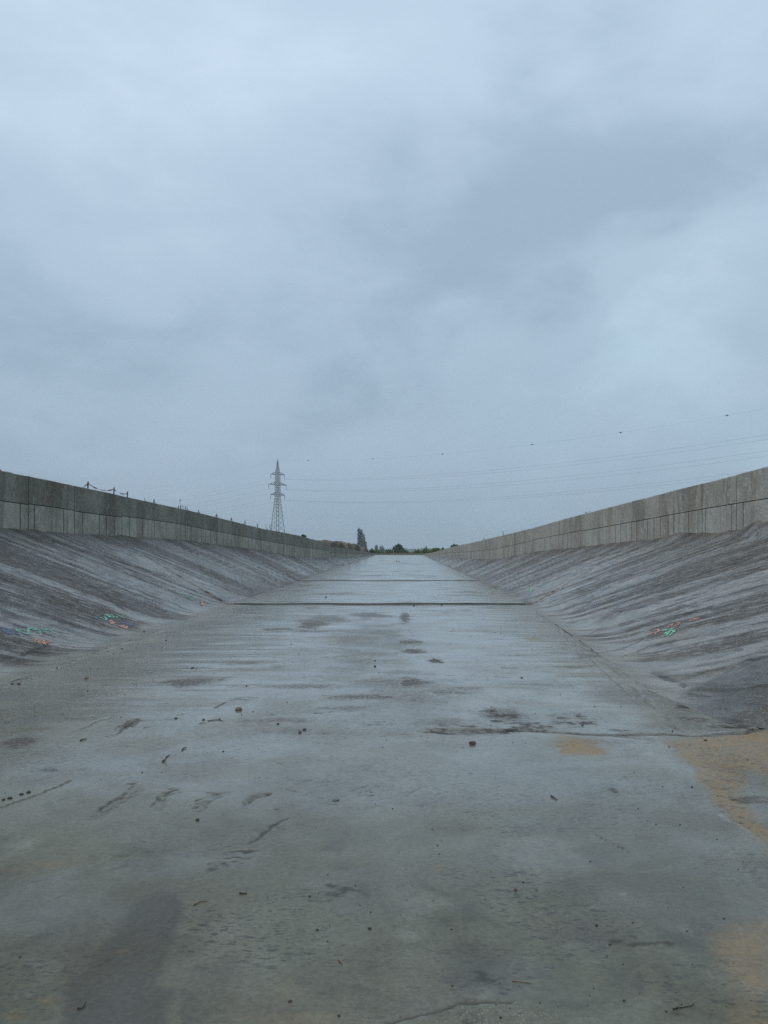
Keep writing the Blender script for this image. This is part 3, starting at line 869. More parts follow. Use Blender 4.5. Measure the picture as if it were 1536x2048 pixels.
def slope_sheet(side):
    Y0 = ROW[(ROW > 1.5) | (np.arange(len(ROW)) % 2 == 0)]
    foot = foot_l(Y0) if side < 0 else foot_r(Y0)
    base = (-Lw(Y0, 1) if side < 0 else Rw(Y0, 1))
    zb = Lw(Y0, 2) if side < 0 else Rw(Y0, 2)
    X = foot[:, None] * (1 - su) + (base[:, None] + side * 0.06) * su
    Y = np.repeat(Y0[:, None], SN, 1)
    s = Sheet(X, Y)
    d = np.abs(X - foot[:, None])
    wd = np.abs(base - foot)[:, None]
    rise = (zb - level(Y0))[:, None]
    r = np.minimum(toe(Y, side), wd * 0.5)
    lin = np.clip(d - r * 0.5, 0, None) / np.maximum(wd - r * 0.5, 0.05)
    t = np.clip(d / r, 0, 1)
    prof = np.where(d < r, 0.5 * t * t * r / np.maximum(wd - r * 0.5, 0.05), lin)
    m = 1.2 if side < 0 else 1.7
    c = Y - m * X if side < 0 else Y + m * X
    warp = (fbm(X * 0.45, Y * 0.35, 200 + side, 2) - 0.5) * 0.16
    cw = c + warp
    o = 40 if side > 0 else 0
    k = 1 / math.sqrt(1 + m * m)
    n1 = fbm(cw * 1.35 * k, X * 0.07 + o, 210 + side, 3)
    n2 = fbm(cw * 5.2 * k, X * 0.13 + o, 220 + side, 3)
    n3 = fbm(cw * 14 * k, X * 0.28 + o, 230 + side, 3)
    n4 = fbm(X * 2.2, Y * 1.6, 240 + side, 4)
    n5 = fbm(cw * 26 * k, X * 1.0, 250 + side, 2)
    h = su[None, :] + 0 * X
    streak = 0.33 * n1 + 0.36 * n2 + 0.20 * n3 + 0.11 * n5 + 0.10 * (fbm(X * 0.9, Y * 0.6, 251 + side, 4) - .5)
    amt = sstep(0.0, 0.05 + smear(Y, side) * .12, h + (n4 - .5) * .25 + (n2 - .5) * .40)
    s.ch['olive'] = (1 - sstep(0.03, 0.06 + smear(Y, side) * .20, h + (n4 - .5) * .30 + (n2 - .5) * .45)) * (1 - sstep(19.5, 21.5, Y))
    s.ch['dirt'] = np.clip(0.98 * sstep(0.465, 0.535, streak + 0.07 * (h - 0.45) + 0.10 * (n4 - 0.5)), 0, 1) * (0.25 + 0.75 * amt)
    s.ch['pale'] = 0.85 * sstep(0.47, 0.38, streak + 0.05 * (h - 0.5)) * sstep(0.32, 0.6, n4) * (1 - 0.5 * sstep(0.75, 0.95, h))
    # torn edges where one pass of the screed overlaps the next
    saw = (cw * 1.05 * k + 0.55 * n1 + 0.25 * n2)
    fr = saw - np.floor(saw)
    pick = vnoise(np.floor(saw) * 7.7, X * 0.55 + 3, 260 + side)
    edge = np.exp(-((fr - 0.5) / 0.045) ** 2) * sstep(0.45, 0.65, pick) * amt
    s.ch['groove'] = 0.8 * edge * sstep(0.35, 0.6, n3)
    relief = (0.012 * (n1 - 0.5) + 0.014 * (n2 - 0.5) + 0.016 * (n3 - 0.5) + 0.012 * (n5 - 0.5)) * amt + 0.008 * (fr - 0.5) * amt
    # soil washed down against the foot of the wall
    lip = sstep(0.915 - 0.05 * fbm(Y * 0.9, Y * 0 + 2, 270 + side, 3), 0.985, h)
    hum = fbm(Y * 1.6, X * 2, 280 + side, 4)
    s.ch['sand'] = np.maximum(0.9 * lip, 0.6 * sstep(0.80, 0.97, h) * sstep(0.4, 0.65, n4))
    relief = relief + lip * (0.02 + 0.10 * np.clip(hum - 0.4, 0, 1))
    if side > 0:
        relief = relief + lip * 0.13 * sstep(15.4, 14.4, Y) * (0.3 + hum * 1.2) + lip * .05 * sstep(1.6, .2, np.abs(Y - 18.2)) * (.4 + hum)
        s.ch['stain'] = 0.95 * sstep(1.25, 0.55, np.hypot((X - 3.5) / 1.15, (Y - 7.3) / 1.05) + (fbm(X * 2.5, Y * 2.5, 290, 5, .6) - 0.5) * 1.0)
        relief = relief + .10 * s.ch['stain'] * (.3 + fbm(X * 3, Y * 3, 291, 4))
    relief = relief * sstep(0, .07, h)
    # dark clotted rubbish along the foot beyond the first joint
    ft = sstep(0.16, 0.02, h) * sstep(19, 22, Y) * sstep(0.38, 0.52, fbm(X * 1.6, Y * 0.5, 295 + side, 4))
    s.ch['dirt'] = np.maximum(s.ch['dirt'], 0.9 * ft)
    s.ch['dirt'] = np.maximum(s.ch['dirt'], sstep(20, 24, Y) * (0.34 + 0.36 * sstep(0.35, 0.02, h)) * sstep(0.30, 0.52, fbm(cw * 2.2 * k, X * 0.4, 297 + side, 4)))
    s.z = level(Y) + prof * rise + relief + (fbm(X * 0.5, Y * 0.5, 3, 3) - 0.5) * 0.02 * (1 - amt)
    s.side = side
    return s


def slope_pt(px, py, side):
    """photo pixel -> point on a side slope"""
    a, b = (px - VX) / F, (VY - py) / F
    lo, hi = 3.0, 130.0

    def hgt(Y):
        Xp = a * Y
        f = float(foot_l(Y) if side < 0 else foot_r(Y)); w = float(-Lw(Y, 1) if side < 0 else Rw(Y, 1)); zb = float(Lw(Y, 2) if side < 0 else Rw(Y, 2))
        wd = abs(w - f); d = side * (Xp - f); r = min(float(toe(Y, side)), wd * .5)
        lv = float(level(Y))
        if d < 0: return lv
        p = 0.5 * (d / r) ** 2 * r / (wd - r * .5) if d < r else (d - r * .5) / (wd - r * .5)
        return lv + p * (zb - lv)
    for _ in range(60):
        mid = (lo + hi) / 2
        if EYE + b * mid > hgt(mid): lo = mid
        else: hi = mid
    return a * lo, lo, hgt(lo)


sl_l, sl_r = slope_sheet(-1), slope_sheet(1)


def slope_lines(s, lines, w, k, depth=0.01):
    for q, pts in enumerate(lines):
        g = [slope_pt(x, y, s.side)[:2] for x, y in pts]
        s.stroke(g, w * 1.5, k, 'groove', depth, wob=.5, seed=300 + q, px=False, brk=.30)
        s.stroke([(x_ + .05, y_ - .06) for x_, y_ in g], w * 5, k * .7, 'dirt', 0, wob=.5, seed=340 + q, px=False, brk=.42)


slope_lines(sl_l, [[(75, 1072), (140, 1090), (200, 1110), (300, 1142)], [(0, 1218), (70, 1240), (140, 1262), (185, 1277)], [(90, 1195), (110, 1206)], [(0, 1156), (20, 1164)], [(165, 1298), (200, 1302)],
                   [(350, 1183), (420, 1205), (500, 1208)], [(120, 1155), (200, 1180), (246, 1218)], [(220, 1160), (330, 1200), (385, 1222)], [(0, 1318), (70, 1305), (130, 1306)], [(60, 1300), (100, 1291)],
                   [(160, 1100), (260, 1130), (330, 1153)], [(310, 1110), (400, 1140), (450, 1158)], [(20, 1105), (90, 1128), (150, 1150)]], 0.03, .85)
slope_lines(sl_r, [[(1168, 1304), (1210, 1303), (1250, 1294), (1296, 1272)], [(1110, 1273), (1165, 1272), (1195, 1261)], [(1330, 1235), (1375, 1225), (1420, 1216)], [(1200, 1241), (1240, 1225), (1290, 1214)],
                   [(1045, 1209), (1100, 1195), (1160, 1178)], [(1060, 1216), (1150, 1190), (1260, 1150)], [(1070, 1150), (1160, 1122), (1240, 1103)], [(1300, 1345), (1340, 1362), (1370, 1376)], [(1500, 1331), (1536, 1324)],
                   [(1245, 1312), (1300, 1290), (1350, 1282)], [(1290, 1185), (1400, 1150), (1500, 1118)]], 0.03, .85)
left_slope = sl_l.build('side_slope_terrain', M_SLOPE_L)
right_slope = sl_r.build('side_slope_terrain', M_SLOPE_R)
for o in (left_slope, right_slope):
    o['kind'] = 'structure'

# ------------------------------------------------------------------ ground beyond the walls
ty = np.concatenate([np.arange(-40, 0, 8), np.arange(0, 131, 2.5), [131.5, 131.9, 132.4, 133.2, 134.5, 136, 138, 141, 145, 150, 160, 175, 190, 210, 240, 280, 330, 400, 500, 650, 850, 1100, 1500, 2000, 2600, 3200]])
td = np.concatenate([[0, .25, .6, 1, 1.6, 2.4, 3.5, 5, 7, 10, 14, 20, 30, 45, 70, 110, 180, 300, 500, 900, 1600]])


def nat(Y): return 0.05 - 0.0066 * np.clip(Y - 140, 0, None)


def side_h(Y, d, left):
    top = (Lw(Y, 2) + Lw(Y, 3)) if left else (Rw(Y, 2) + Rw(Y, 3))
    drop = np.interp(Y, [0, 40, 60, 132], [.65, .6, .22, .06])
    near = top - drop
    k = sstep(118, 150, Y)
    h = near * (1 - k) + nat(Y) * k
    return h + (fbm(Y * 0.35, d * 0.35 + 50 * left, 400, 4) - 0.5) * 0.25 * sstep(0.2, 3, d)


GV = []
ncol = None
for y in ty:
    xl = -float(Lw(y, 1)) - 0.17; xr = float(Rw(y, 1)) + 0.17
    row = [(xl - d, y, float(side_h(y, d, 1))) for d in td[::-1]]
    for q in np.linspace(0, 1, 14):
        xm = (xl + .04) * (1 - q) + (xr - .04) * q
        if y < 132.0:
            zm = -0.6
        else:
            zm = float(nat(y)) + 0.20 * math.exp(-((y - 136) / 2.2) ** 2) * (.7 + .6 * random.random()) + (random.random() - .5) * .05
        row.append((xm, y, zm))
    row += [(xr + d, y, float(side_h(y, d, 0))) for d in td]
    ncol = len(row)
    GV += row
gi = np.arange(len(GV)).reshape(len(ty), ncol)
GQ = np.stack([gi[:-1, :-1], gi[:-1, 1:], gi[1:, 1:], gi[1:, :-1]], -1).reshape(-1, 4)
g = obj('ground', np.array(GV), GQ, M_SOIL, smooth=True)
g['kind'] = 'structure'

# ------------------------------------------------------------------ retaining walls


def dist_at(px, W_):
    """where along a wall the photo shows a joint"""
    r = abs(px - VX) / F
    Ys = np.linspace(8, 131, 6000)
    return float(Ys[np.argmin(np.abs(np.interp(Ys, W_[:, 0], W_[:, 1]) / Ys - r))])


def build_wall(W_, side, joints, grooves, mats_of, label):
    root = empty('retaining_wall', (side * float(np.interp(20, W_[:, 0], W_[:, 1])), 20, 0))
    tag(root, label, 'wall')
    off = np.array(root.location)

    def pos(y, inset, z):
        x = side * (float(np.interp(y, W_[:, 0], W_[:, 1])) + inset)
        return (x - off[0], y - off[1], z - off[2])

    def strip(ys, ins, profile, back):
        """profile: function(y) -> list of (inset, z); swept along ys"""
        V, Fc, mi = [], [], []
        for y, i0 in zip(ys, ins):
            P = profile(y)
            for (a, z) in P:
                V.append(pos(y, max(a, i0) if a < 0.2 else a, z))
        n = len(P)
        for i in range(len(ys) - 1):
            for k in range(n - 1):
                q = (i * n + k, i * n + k + 1, (i + 1) * n + k + 1, (i + 1) * n + k)
                Fc.append(q if side < 0 else q[::-1])
                dark = (ins[i] > 0.01 or ins[i + 1] > 0.01) or k in back
                mi.append(1 if dark else 0)
        return V, Fc, mi

    for j in range(len(joints) - 1):
        y0, y1 = joints[j], joints[j + 1]
        mu, mlo = mats_of(j, y0)
        rs = random.Random(j * 13 + (5 if side < 0 else 9))
        dm = rs.uniform(-.025, .025); dt = rs.uniform(-.008, .008)
        gw = 0.012 if y0 < 40 else 0.018

        def zs(y):
            b = float(np.interp(y, W_[:, 0], W_[:, 2])); h = float(np.interp(y, W_[:, 0], W_[:, 3]))
            return b, b + h * 0.505 + dm * min(1, h), b + h + dt * min(1, h) + 0.016 * (float(vnoise(y * 3.1, 0.5 + side, 5)) - .5) - 0.05 * max(0., float(vnoise(y * 1.7, 3.5 + side, 8)) - .82) * 5
        # upper pour
        def sample(extra, wend):
            pts = {y0: .022, y1: .022, y0 + wend: .022, y1 - wend: .022, y0 + wend + .002: 0, y1 - wend - .002: 0}
            for gy in extra:
                if y0 + .08 < gy < y1 - .08:
                    pts[gy - gw - .002] = 0; pts[gy - gw] = .025; pts[gy + gw] = .025; pts[gy + gw + .002] = 0
            y = y0 + .3
            while y < y1 - .2:
                if all(abs(y - q) > .06 for q in pts):
                    pts[y] = 0
                y += .3
            ks = sorted(pts)
            return ks, [pts[q] for q in ks]
        ys, ins = sample([], 0.007)
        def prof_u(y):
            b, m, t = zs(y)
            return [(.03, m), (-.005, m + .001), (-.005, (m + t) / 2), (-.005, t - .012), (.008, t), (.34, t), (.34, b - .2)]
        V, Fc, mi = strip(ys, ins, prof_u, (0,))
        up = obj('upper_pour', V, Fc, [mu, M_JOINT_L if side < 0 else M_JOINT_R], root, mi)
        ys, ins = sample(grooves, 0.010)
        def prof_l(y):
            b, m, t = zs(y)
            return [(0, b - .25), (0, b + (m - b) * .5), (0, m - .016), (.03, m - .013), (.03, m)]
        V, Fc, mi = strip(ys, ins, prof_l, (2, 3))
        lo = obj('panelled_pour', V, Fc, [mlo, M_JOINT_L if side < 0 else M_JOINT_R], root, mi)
    # end face
    return root


LJ = [-8, 4.5, 10.4] + [dist_at(x, LW) for x in (57, 149, 244, 375, 455, 521, 567, 605, 635)]
LJ = LJ + [60.05, 70, 82, 96, 112, 132]
LG = [dist_at(x, LW) for x in (40, 69, 127, 165, 199, 213, 229, 259, 285, 296, 309, 320, 332, 352, 361, 371)] + [7.3, 8.4, 11.2, 12.7]
rs = random.Random(3)
y = LJ[6] + .4
while y < 130:
    LG.append(y); y += rs.choice([.55, .62, .7, 1.1, .5]) * (1 + max(0, y - 60) / 60)
def mats_l(j, y0):
    return ((M_LU2, M_LL) if y0 >= dist_at(521, LW) - .1 and y0 < dist_at(640, LW) or 57 < y0 < 59.5 else (M_LU, M_LL))
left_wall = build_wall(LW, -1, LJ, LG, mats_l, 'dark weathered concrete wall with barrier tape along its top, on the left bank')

RJ = [-8, 4, 9.2] + [dist_at(x, RW) for x in (1473, 1404, 1164, 1066, 994, 954)] + [62, 74, 90, 110, 132]
RG = [dist_at(x, RW) for x in (1486, 1463, 1411, 1396, 1377, 1348, 1336, 1321, 1308, 1295, 1273, 1263, 1252, 1241, 1231, 1213, 1206, 1196, 1170, 1157, 1143)] + [6.4, 7.5, 11, 12.2]
y = dist_at(1135, RW)
while y < 130:
    RG.append(y); y += rs.choice([.5, .6, .66, .95, .45]) * (1 + max(0, y - 50) / 60)
right_wall = build_wall(RW, 1, RJ, RG, lambda j, y0: (M_RU, M_RL), 'paler grey concrete wall with bare clean top, on the right bank')

# ------------------------------------------------------------------ pylon and wires
PY, PX, PZ = 308.0, -50.0, -1.05
LDIR = Vector((130, -139, 0)).normalized()           # the line runs to the right and towards the camera
ADIR = Vector((139, 130, 0)).normalized()
pyl = empty('lattice_pylon', (PX, PY, PZ))
tag(pyl, 'steel lattice pylon with three pairs of cross arms standing behind the left wall', 'pylon')


def half(z):                                          # half width of the tower body at height z over sea level
    return np.interp(z, [PZ, 21.0, 30.2, 35.2, 36.2], [2.75, 0.78, 0.72, 0.14, 0.1])


def corner(k, z):
    h = float(half(z))
    sx, sy = ((1, 1), (1, -1), (-1, -1), (-1, 1))[k]
    p = ADIR * sx * h + LDIR * sy * h
    return (p.x, p.y, z - PZ)


for k in range(4):
    m = MB()
    zs_ = [PZ, 21.0, 30.2, 36.2]
    m.tube([corner(k, z) for z in zs_], [.10, .08, .065, .04], 4)
    m.build('leg', M_STEEL, pyl)
m = MB()
levels = [PZ + .2]
while levels[-1] < 35.0:
    levels.append(levels[-1] + max(.75, 1.15 * float(half(levels[-1]))))
for a, b in zip(levels[:-1], levels[1:]):
    for k in range(4):
        k2 = (k + 1) % 4
        m.tube([corner(k, a), corner(k2, b)], .04, 4)
        m.tube([corner(k2, a), corner(k, b)], .04, 4)
        if random.random() < .5 or b > 20:
            m.tube([corner(k, b), corner(k2, b)], .045, 4)
m.build('lattice_bracing', M_STEEL, pyl)
tips = []
for z, L in ((30.2, 3.25), (26.1, 4.2), (22.0, 3.35)):
    for s in (-1, 1):
        m = MB()
        h = float(half(z))
        tip = ADIR * s * L
        for q in (-1, 1):
            root_p = ADIR * s * h + LDIR * q * h
            m.tube([(root_p.x, root_p.y, z - PZ), (tip.x, tip.y, z - PZ)], .09, 4)
            m.tube([(root_p.x, root_p.y, z - PZ + 1.0), (tip.x, tip.y, z - PZ + .05)], .07, 4)
            for t in (.3, .6):
                p = root_p.lerp(tip, t)
                m.tube([(p.x, p.y, z - PZ), (p.x, p.y, z - PZ + 1.0 * (1 - t))], .045, 4)
        m.build('cross_arm', M_STEEL, pyl)
        m = MB()
        pts, rad = [], []
        for q in range(15):
            pts.append((tip.x, tip.y, z - PZ - q * .125)); rad.append(.10 if q % 2 else .06)
        m.tube(pts, rad, 6)
        m.build('insulator', M_INS, pyl)
        tips.append((PX + tip.x, PY + tip.y, z - 1.8))

LSTEP = Vector((130, -139, 0))


def wire_pt(a, t, b, c):
    z = a[2] + (b * t + c * t * t if t >= 0 else 14.0 * t + 8.5 * t * t)
    return (a[0] + LSTEP.x * t, a[1] + LSTEP.y * t, z)


names = ['upper power wire hung from the near end of the top arm', 'upper power wire hung from the far end of the top arm', 'middle power wire hung from the near end of the widest arm',
         'middle power wire hung from the far end of the widest arm', 'lowest power wire hung from the near end of the bottom arm', 'lowest power wire hung from the far end of the bottom arm']
for (a, nm, c) in zip(tips, names, (13.2, 13.2, 13.7, 13.7, 13.9, 13.9)):
    w = MB().tube([wire_pt(a, t, -16.1, c) for t in np.linspace(-1.2, 1.5, 90)], .0165, 4).build('power_wire', M_WIRE)
    tag(w, nm, 'wire', 'wires strung from the pylon')
ew = (PX, PY, 36.0)
w = MB().tube([wire_pt(ew, t, -18.5, 14.3) for t in np.linspace(-1.2, 1.5, 90)], .009, 4).build('earth_wire', M_WIRE)
tag(w, 'thin topmost wire carrying dark balls from the pylon peak', 'wire', 'wires strung from the pylon')


def ball_mesh(r, seg=10, rng_=6):
    V, Fc = [(0, 0, r)], []
    for i in range(1, rng_):
        p = math.pi * i / rng_
        for k in range(seg):
            V.append((r * math.sin(p) * math.cos(2 * math.pi * k / seg), r * math.sin(p) * math.sin(2 * math.pi * k / seg), r * math.cos(p)))
    V.append((0, 0, -r))
    for k in range(seg):
        Fc.append((0, 1 + k, 1 + (k + 1) % seg))
        for i in range(rng_ - 2):
            a = 1 + i * seg
            Fc.append((a + k, a + seg + k, a + seg + (k + 1) % seg, a + (k + 1) % seg))
        a = 1 + (rng_ - 2) * seg
        Fc.append((len(V) - 1, a + (k + 1) % seg, a + k))
    return V, Fc


order = ['first dark marker ball on the top wire, closest to the pylon', 'second dark marker ball along the top wire from the pylon', 'third dark marker ball along the top wire from the pylon',
         'fourth dark marker ball along the top wire from the pylon', 'fifth dark marker ball along the top wire, next to last at the right', 'rightmost and largest looking marker ball on the top wire']
ball0 = None
for px, lb in zip((616.5, 746, 885, 1064, 1241, 1454), order):
    r = (px - VX) / F
    t = (PY * r - PX) / (LSTEP.x - LSTEP.y * r)
    p = wire_pt(ew, t, -18.5, 14.3)
    if ball0 is None:
        V, Fc = ball_mesh(.18)
        V2, F2 = tube_arrays([(-.34, .36, 0), (.34, -.36, 0)], .05, 5)
        ball0 = MB().add(V, Fc).add(V2, F2).build('marker_ball', M_BALL, None, True)
        o = ball0
    else:
        o = ball0.copy(); COL.objects.link(o)
    o.location = p
    tag(o, lb, 'marker ball', 'marker balls on the top wire')

# ------------------------------------------------------------------ barrier tape along the left wall
fence = empty('barrier_tape_fence', (-8.6, 25, 2.4))
tag(fence, 'sagging red and white barrier tape on thin posts behind the left wall', 'barrier')
fo = Vector(fence.location)
posts = []
for px, py, back in ((-62, 905, .6), (-6, 931, .55), (176, 964.5, .55), (228, 976, .55), (255, 984.5, .55), (308, 1000, .6), (357, 1013, .6), (397, 1021.5, .6), (433, 1028, .6), (463, 1036, .6), (490, 1042, .6), (515, 1047.5, .6)):
    r = abs(px - VX) / F
    Ys = np.linspace(8, 60, 5000)
    y = float(Ys[np.argmin(np.abs((np.interp(Ys, LW[:, 0], LW[:, 1]) + back) / Ys - r))])
    x = -(float(Lw(y, 1)) + back)
    zt = EYE + (VY - py) * y / F
    zg = float(side_h(y, back - .17, 1)) - .15
    posts.append(Vector((x, y, zt)))
    m = MB()
    lean = random.uniform(-.05, .05)
    m.tube([Vector((x + lean, y + lean, zg)) - fo, Vector((x, y, zt + .02)) - fo], [.022, .018], 6)
    m.build('post', M_POST, fence)
for i in range(len(posts) - 1):
    a, b = posts[i], posts[i + 1]
    sag = {0: .3, 1: .50, 2: .10, 3: .07, 4: .45}.get(i, .22)
    L = (b - a).length
    n = max(10, int(L / .07))
    V, Fc, mi = [], [], []
    ph = random.random()
    for k in range(n + 1):
        t = k / n
        p = a.lerp(b, t) - Vector((0, 0, .035 + 4 * sag * t * (1 - t))) - fo
        tw = math.sin(t * 5 + i) * .9
        d = Vector((math.sin(tw) * .4, 0, math.cos(tw))) * .02
        V += [p - d, p + d]
    for k in range(n):
        Fc.append((2 * k, 2 * k + 1, 2 * k + 3, 2 * k + 2))
        mi.append(int((k * L / n) / .26 + ph) % 2)
    obj('tape', V, Fc, [M_TRED, M_TWHITE], fence, mi)

# ------------------------------------------------------------------ plants


def leaves(centres, radii, n, size, shell=0.55, droop=0.0, seed=1):
    """leaf-sized quads spread through ellipsoid clumps"""
    r = np.random.default_rng(seed)
    cs = np.array(centres, float); rr = np.array(radii, float)
    w = rr.prod(1) ** (2 / 3); w = w / w.sum()
    k = r.choice(len(cs), n, p=w)
    d = r.normal(size=(n, 3)); d /= np.linalg.norm(d, axis=1)[:, None]
    rad = shell + (1 - shell) * r.random(n) ** .6
    rad *= 1 + (r.random(n) < .12) * r.random(n) * .25
    P = cs[k] + d * rr[k] * rad[:, None]
    a = r.normal(size=(n, 3)); a /= np.linalg.norm(a, axis=1)[:, None]
    b = np.cross(a, r.normal(size=(n, 3))); b /= np.linalg.norm(b, axis=1)[:, None]
    s = size * (.6 + .8 * r.random(n))[:, None]
    Q = np.stack([P - a * s, P - b * s * .6, P + a * s, P + b * s * .6], 1).reshape(-1, 3)
    return Q, np.arange(4 * n).reshape(n, 4)


def tree(name, label, cat, px, y, clumps, n, size, mat, zb, trunk_h, trunk_r, group=None, seed=1):
    """clumps are (dx, dz_centre, rx, rz) in metres from the foot"""
    x = (px - VX) * y / F
    root = empty(name, (x, y, zb))
    tag(root, label, cat, group)
    r = random.Random(seed)
    cs = [(c[0], r.uniform(-.3, .3) * c[2], c[1]) for c in clumps]
    rr = [(c[2], c[2], c[3]) for c in clumps]
    V, Q = leaves(cs, rr, n, size, .35, seed=seed)
    obj('crown', V, Q, mat, root)
    m = MB()
    m.tube([(0, 0, -.2), (.05 * trunk_h, 0, trunk_h * .5), (0, 0, trunk_h)], [trunk_r, trunk_r * .7, trunk_r * .35], 7)
    for c in cs[:6]:
        m.tube([(0, 0, trunk_h * .45), (c[0] * .5, c[1] * .5, (trunk_h * .5 + c[2]) / 2), (c[0] * .9, c[1] * .9, c[2])], [trunk_r * .45, trunk_r * .3, trunk_r * .12], 5)
    m.build('trunk', M_BARK, root)
    return root


def spires(x0, x1, n, h, w, seed):
    r = random.Random(seed)
    return [(x0 + (x1 - x0) * (i + .5) / n, h * r.uniform(.35, .5), w * r.uniform(.8, 1.2), h * r.uniform(.38, .52)) for i in range(n)]


# tall poplar behind the left bank: several upright leaders of different height
PD = 520.0
mpp = PD / F
zb = float(nat(PD))
def pc(px, ytop, ybot, wpx):                          # a leader seen at these photo pixels
    zt, zl = EYE + (VY - ytop) * mpp, EYE + (VY - ybot) * mpp
    return ((px - 723) * mpp, (zt + zl) / 2 - zb, wpx * mpp / 2, (zt - zl) / 2)
tree('poplar_tree', 'tall dark poplar with several upright leaders, beyond the soil heaps', 'tree', 723, PD,
     [q for (c_, yt, w_, nn) in ((718.3, 1055.5, 7.0, 6), (723.0, 1058.5, 6.4, 6), (728.0, 1067, 6.0, 5), (731.4, 1083, 4.6, 3), (715.8, 1084, 4.6, 3))
      for q in [pc(c_ + .5 * math.sin(c_ * 3 + 2.1 * e), yt + (1105 - yt) * e / (nn + .5), yt + (1105 - yt) * (e + 1.7) / (nn + .5), w_ * (.82 + .3 * (e > 0) + .12 * math.sin(5 * e + c_))) for e in range(nn)]],
     5200, .32, M_POP, zb, 12, .35, seed=3)
PD = 600.0; mpp = PD / F; zb = float(nat(PD))
def pc2(c, px, ytop, ybot, wpx):
    zt, zl = EYE + (VY - ytop) * mpp, EYE + (VY - ybot) * mpp
    return ((px - c) * mpp, (zt + zl) / 2 - zb, wpx * mpp / 2, (zt - zl) / 2)
tree('poplar_tree', 'small bluish poplar pair left of the gap in the far clump', 'tree', 753, PD, [pc2(753, 751.5, 1089.5, 1106, 4), pc2(753, 754, 1090, 1106, 3.5), pc2(753, 753, 1095, 1107, 7)], 700, .4, M_POP, zb, 4, .2, 'small poplars in the distance', 5)
tree('poplar_tree', 'small bluish poplar leaning right at the end of the far clump', 'tree', 764, PD, [pc2(764, 764.5, 1090, 1106, 4), pc2(764, 767, 1094, 1106, 4), pc2(764, 761, 1092, 1106, 4), pc2(764, 764, 1097, 1107, 9)], 800, .4, M_POP, zb, 4, .2, 'small poplars in the distance', 6)
tree('poplar_tree', 'slim bluish poplar standing behind the bushes on the right', 'tree', 852, PD, [pc2(852, 852.5, 1092, 1106, 4.5), pc2(852, 849, 1096, 1106, 5), pc2(852, 856, 1097, 1106, 5)], 800, .4, M_POP, zb, 4, .2, 'small poplars in the distance', 7)


def at(px, py, y): return (px - VX) * y / F, EYE + (VY - py) * y / F


def bush(label, y, c, cl, n, mat=M_BUSH, name='bush', cat='bush', group='bushes beyond the end of the channel', seed=1, size=.13, zb=None, th=None):
    global mpp
    mpp = y / F
    zb = float(nat(y)) if zb is None else zb
    clumps = []
    for px, yt, yb, w in cl:
        zt, zl = EYE + (VY - yt) * mpp, EYE + (VY - yb) * mpp
        clumps.append(((px - c) * mpp, (zt + zl) / 2 - zb, w * mpp / 2, (zt - zl) / 2))
    top = max(q[1] + q[3] for q in clumps)
    return tree(name, label, cat, c, y, clumps, n, size, mat, zb, (th or top * .7), .06 + .02 * top, group, seed)


bush('rounded dark green tree at the end of the channel', 235, 797, [(797, 1087, 1098, 11), (791, 1091, 1106, 12), (797, 1090, 1107, 15), (803, 1094, 1107, 12), (788, 1097, 1107, 10), (801, 1089.5, 1100, 9)], 2600, M_TREE, 'round_tree', 'tree', None, 11, .17)
bush('low dark bush joined to the right foot of the round tree', 230, 811, [(808, 1098, 1107, 10), (813, 1100, 1108, 8), (816, 1102, 1108, 5)], 700, M_TREE, seed=12)
bush('dark low bush left of the round tree', 240, 777, [(774, 1099, 1107, 9), (780, 1098.5, 1107, 9), (784, 1100, 1107, 6)], 800, M_TREE, seed=13)
bush('pale green weedy bush behind the end of the left wall', 200, 760, [(756, 1100, 1108, 9), (763, 1101, 1108, 9), (769, 1103, 1108, 7), (750, 1100, 1107, 8)], 900, M_BUSH, seed=14)
bush('dark bush with two upright shoots behind the left soil heaps', 190, 744, [(744, 1096, 1105, 4), (741, 1099, 1106, 6), (747, 1100, 1106, 6)], 600, M_TREE, seed=15)
bush('bright bush at the left end of the right hand thicket', 190, 834, [(831, 1100, 1109, 7), (836, 1098, 1109, 5), (838, 1099, 1109, 6), (842, 1101, 1109, 6)], 900, M_BUSH, seed=16)
bush('broad bright bush in the middle of the right hand thicket', 180, 851, [(845, 1100, 1109, 7), (851, 1097, 1108, 9), (857, 1099, 1107, 8)], 1000, M_BUSH, seed=17)
bush('bright bush where the right wall fades out', 170, 871, [(867, 1096, 1106, 7), (872, 1095, 1104, 9), (877, 1096, 1103, 7), (863, 1099, 1107, 6)], 1000, M_BUSH, seed=18)
bush('small dark bush at the right end of the thicket', 170, 886, [(886, 1095, 1101, 5), (884, 1097, 1102, 5)], 300, M_TREE, seed=19)
bush('spiky bush showing over the right wall', 110, 908, [(904, 1090, 1098, 6), (908, 1087.5, 1098, 5), (912, 1089, 1098, 6), (915, 1090, 1097, 5)], 500, M_BUSH, seed=20, size=.10, zb=.4, group=None)
bush('round weedy bush growing on top of the left wall', 52, 607, [(605.5, 1068.5, 1074, 6), (609, 1070, 1076, 7)], 350, M_BUSH, seed=21, size=.035, zb=1.1, group=None)


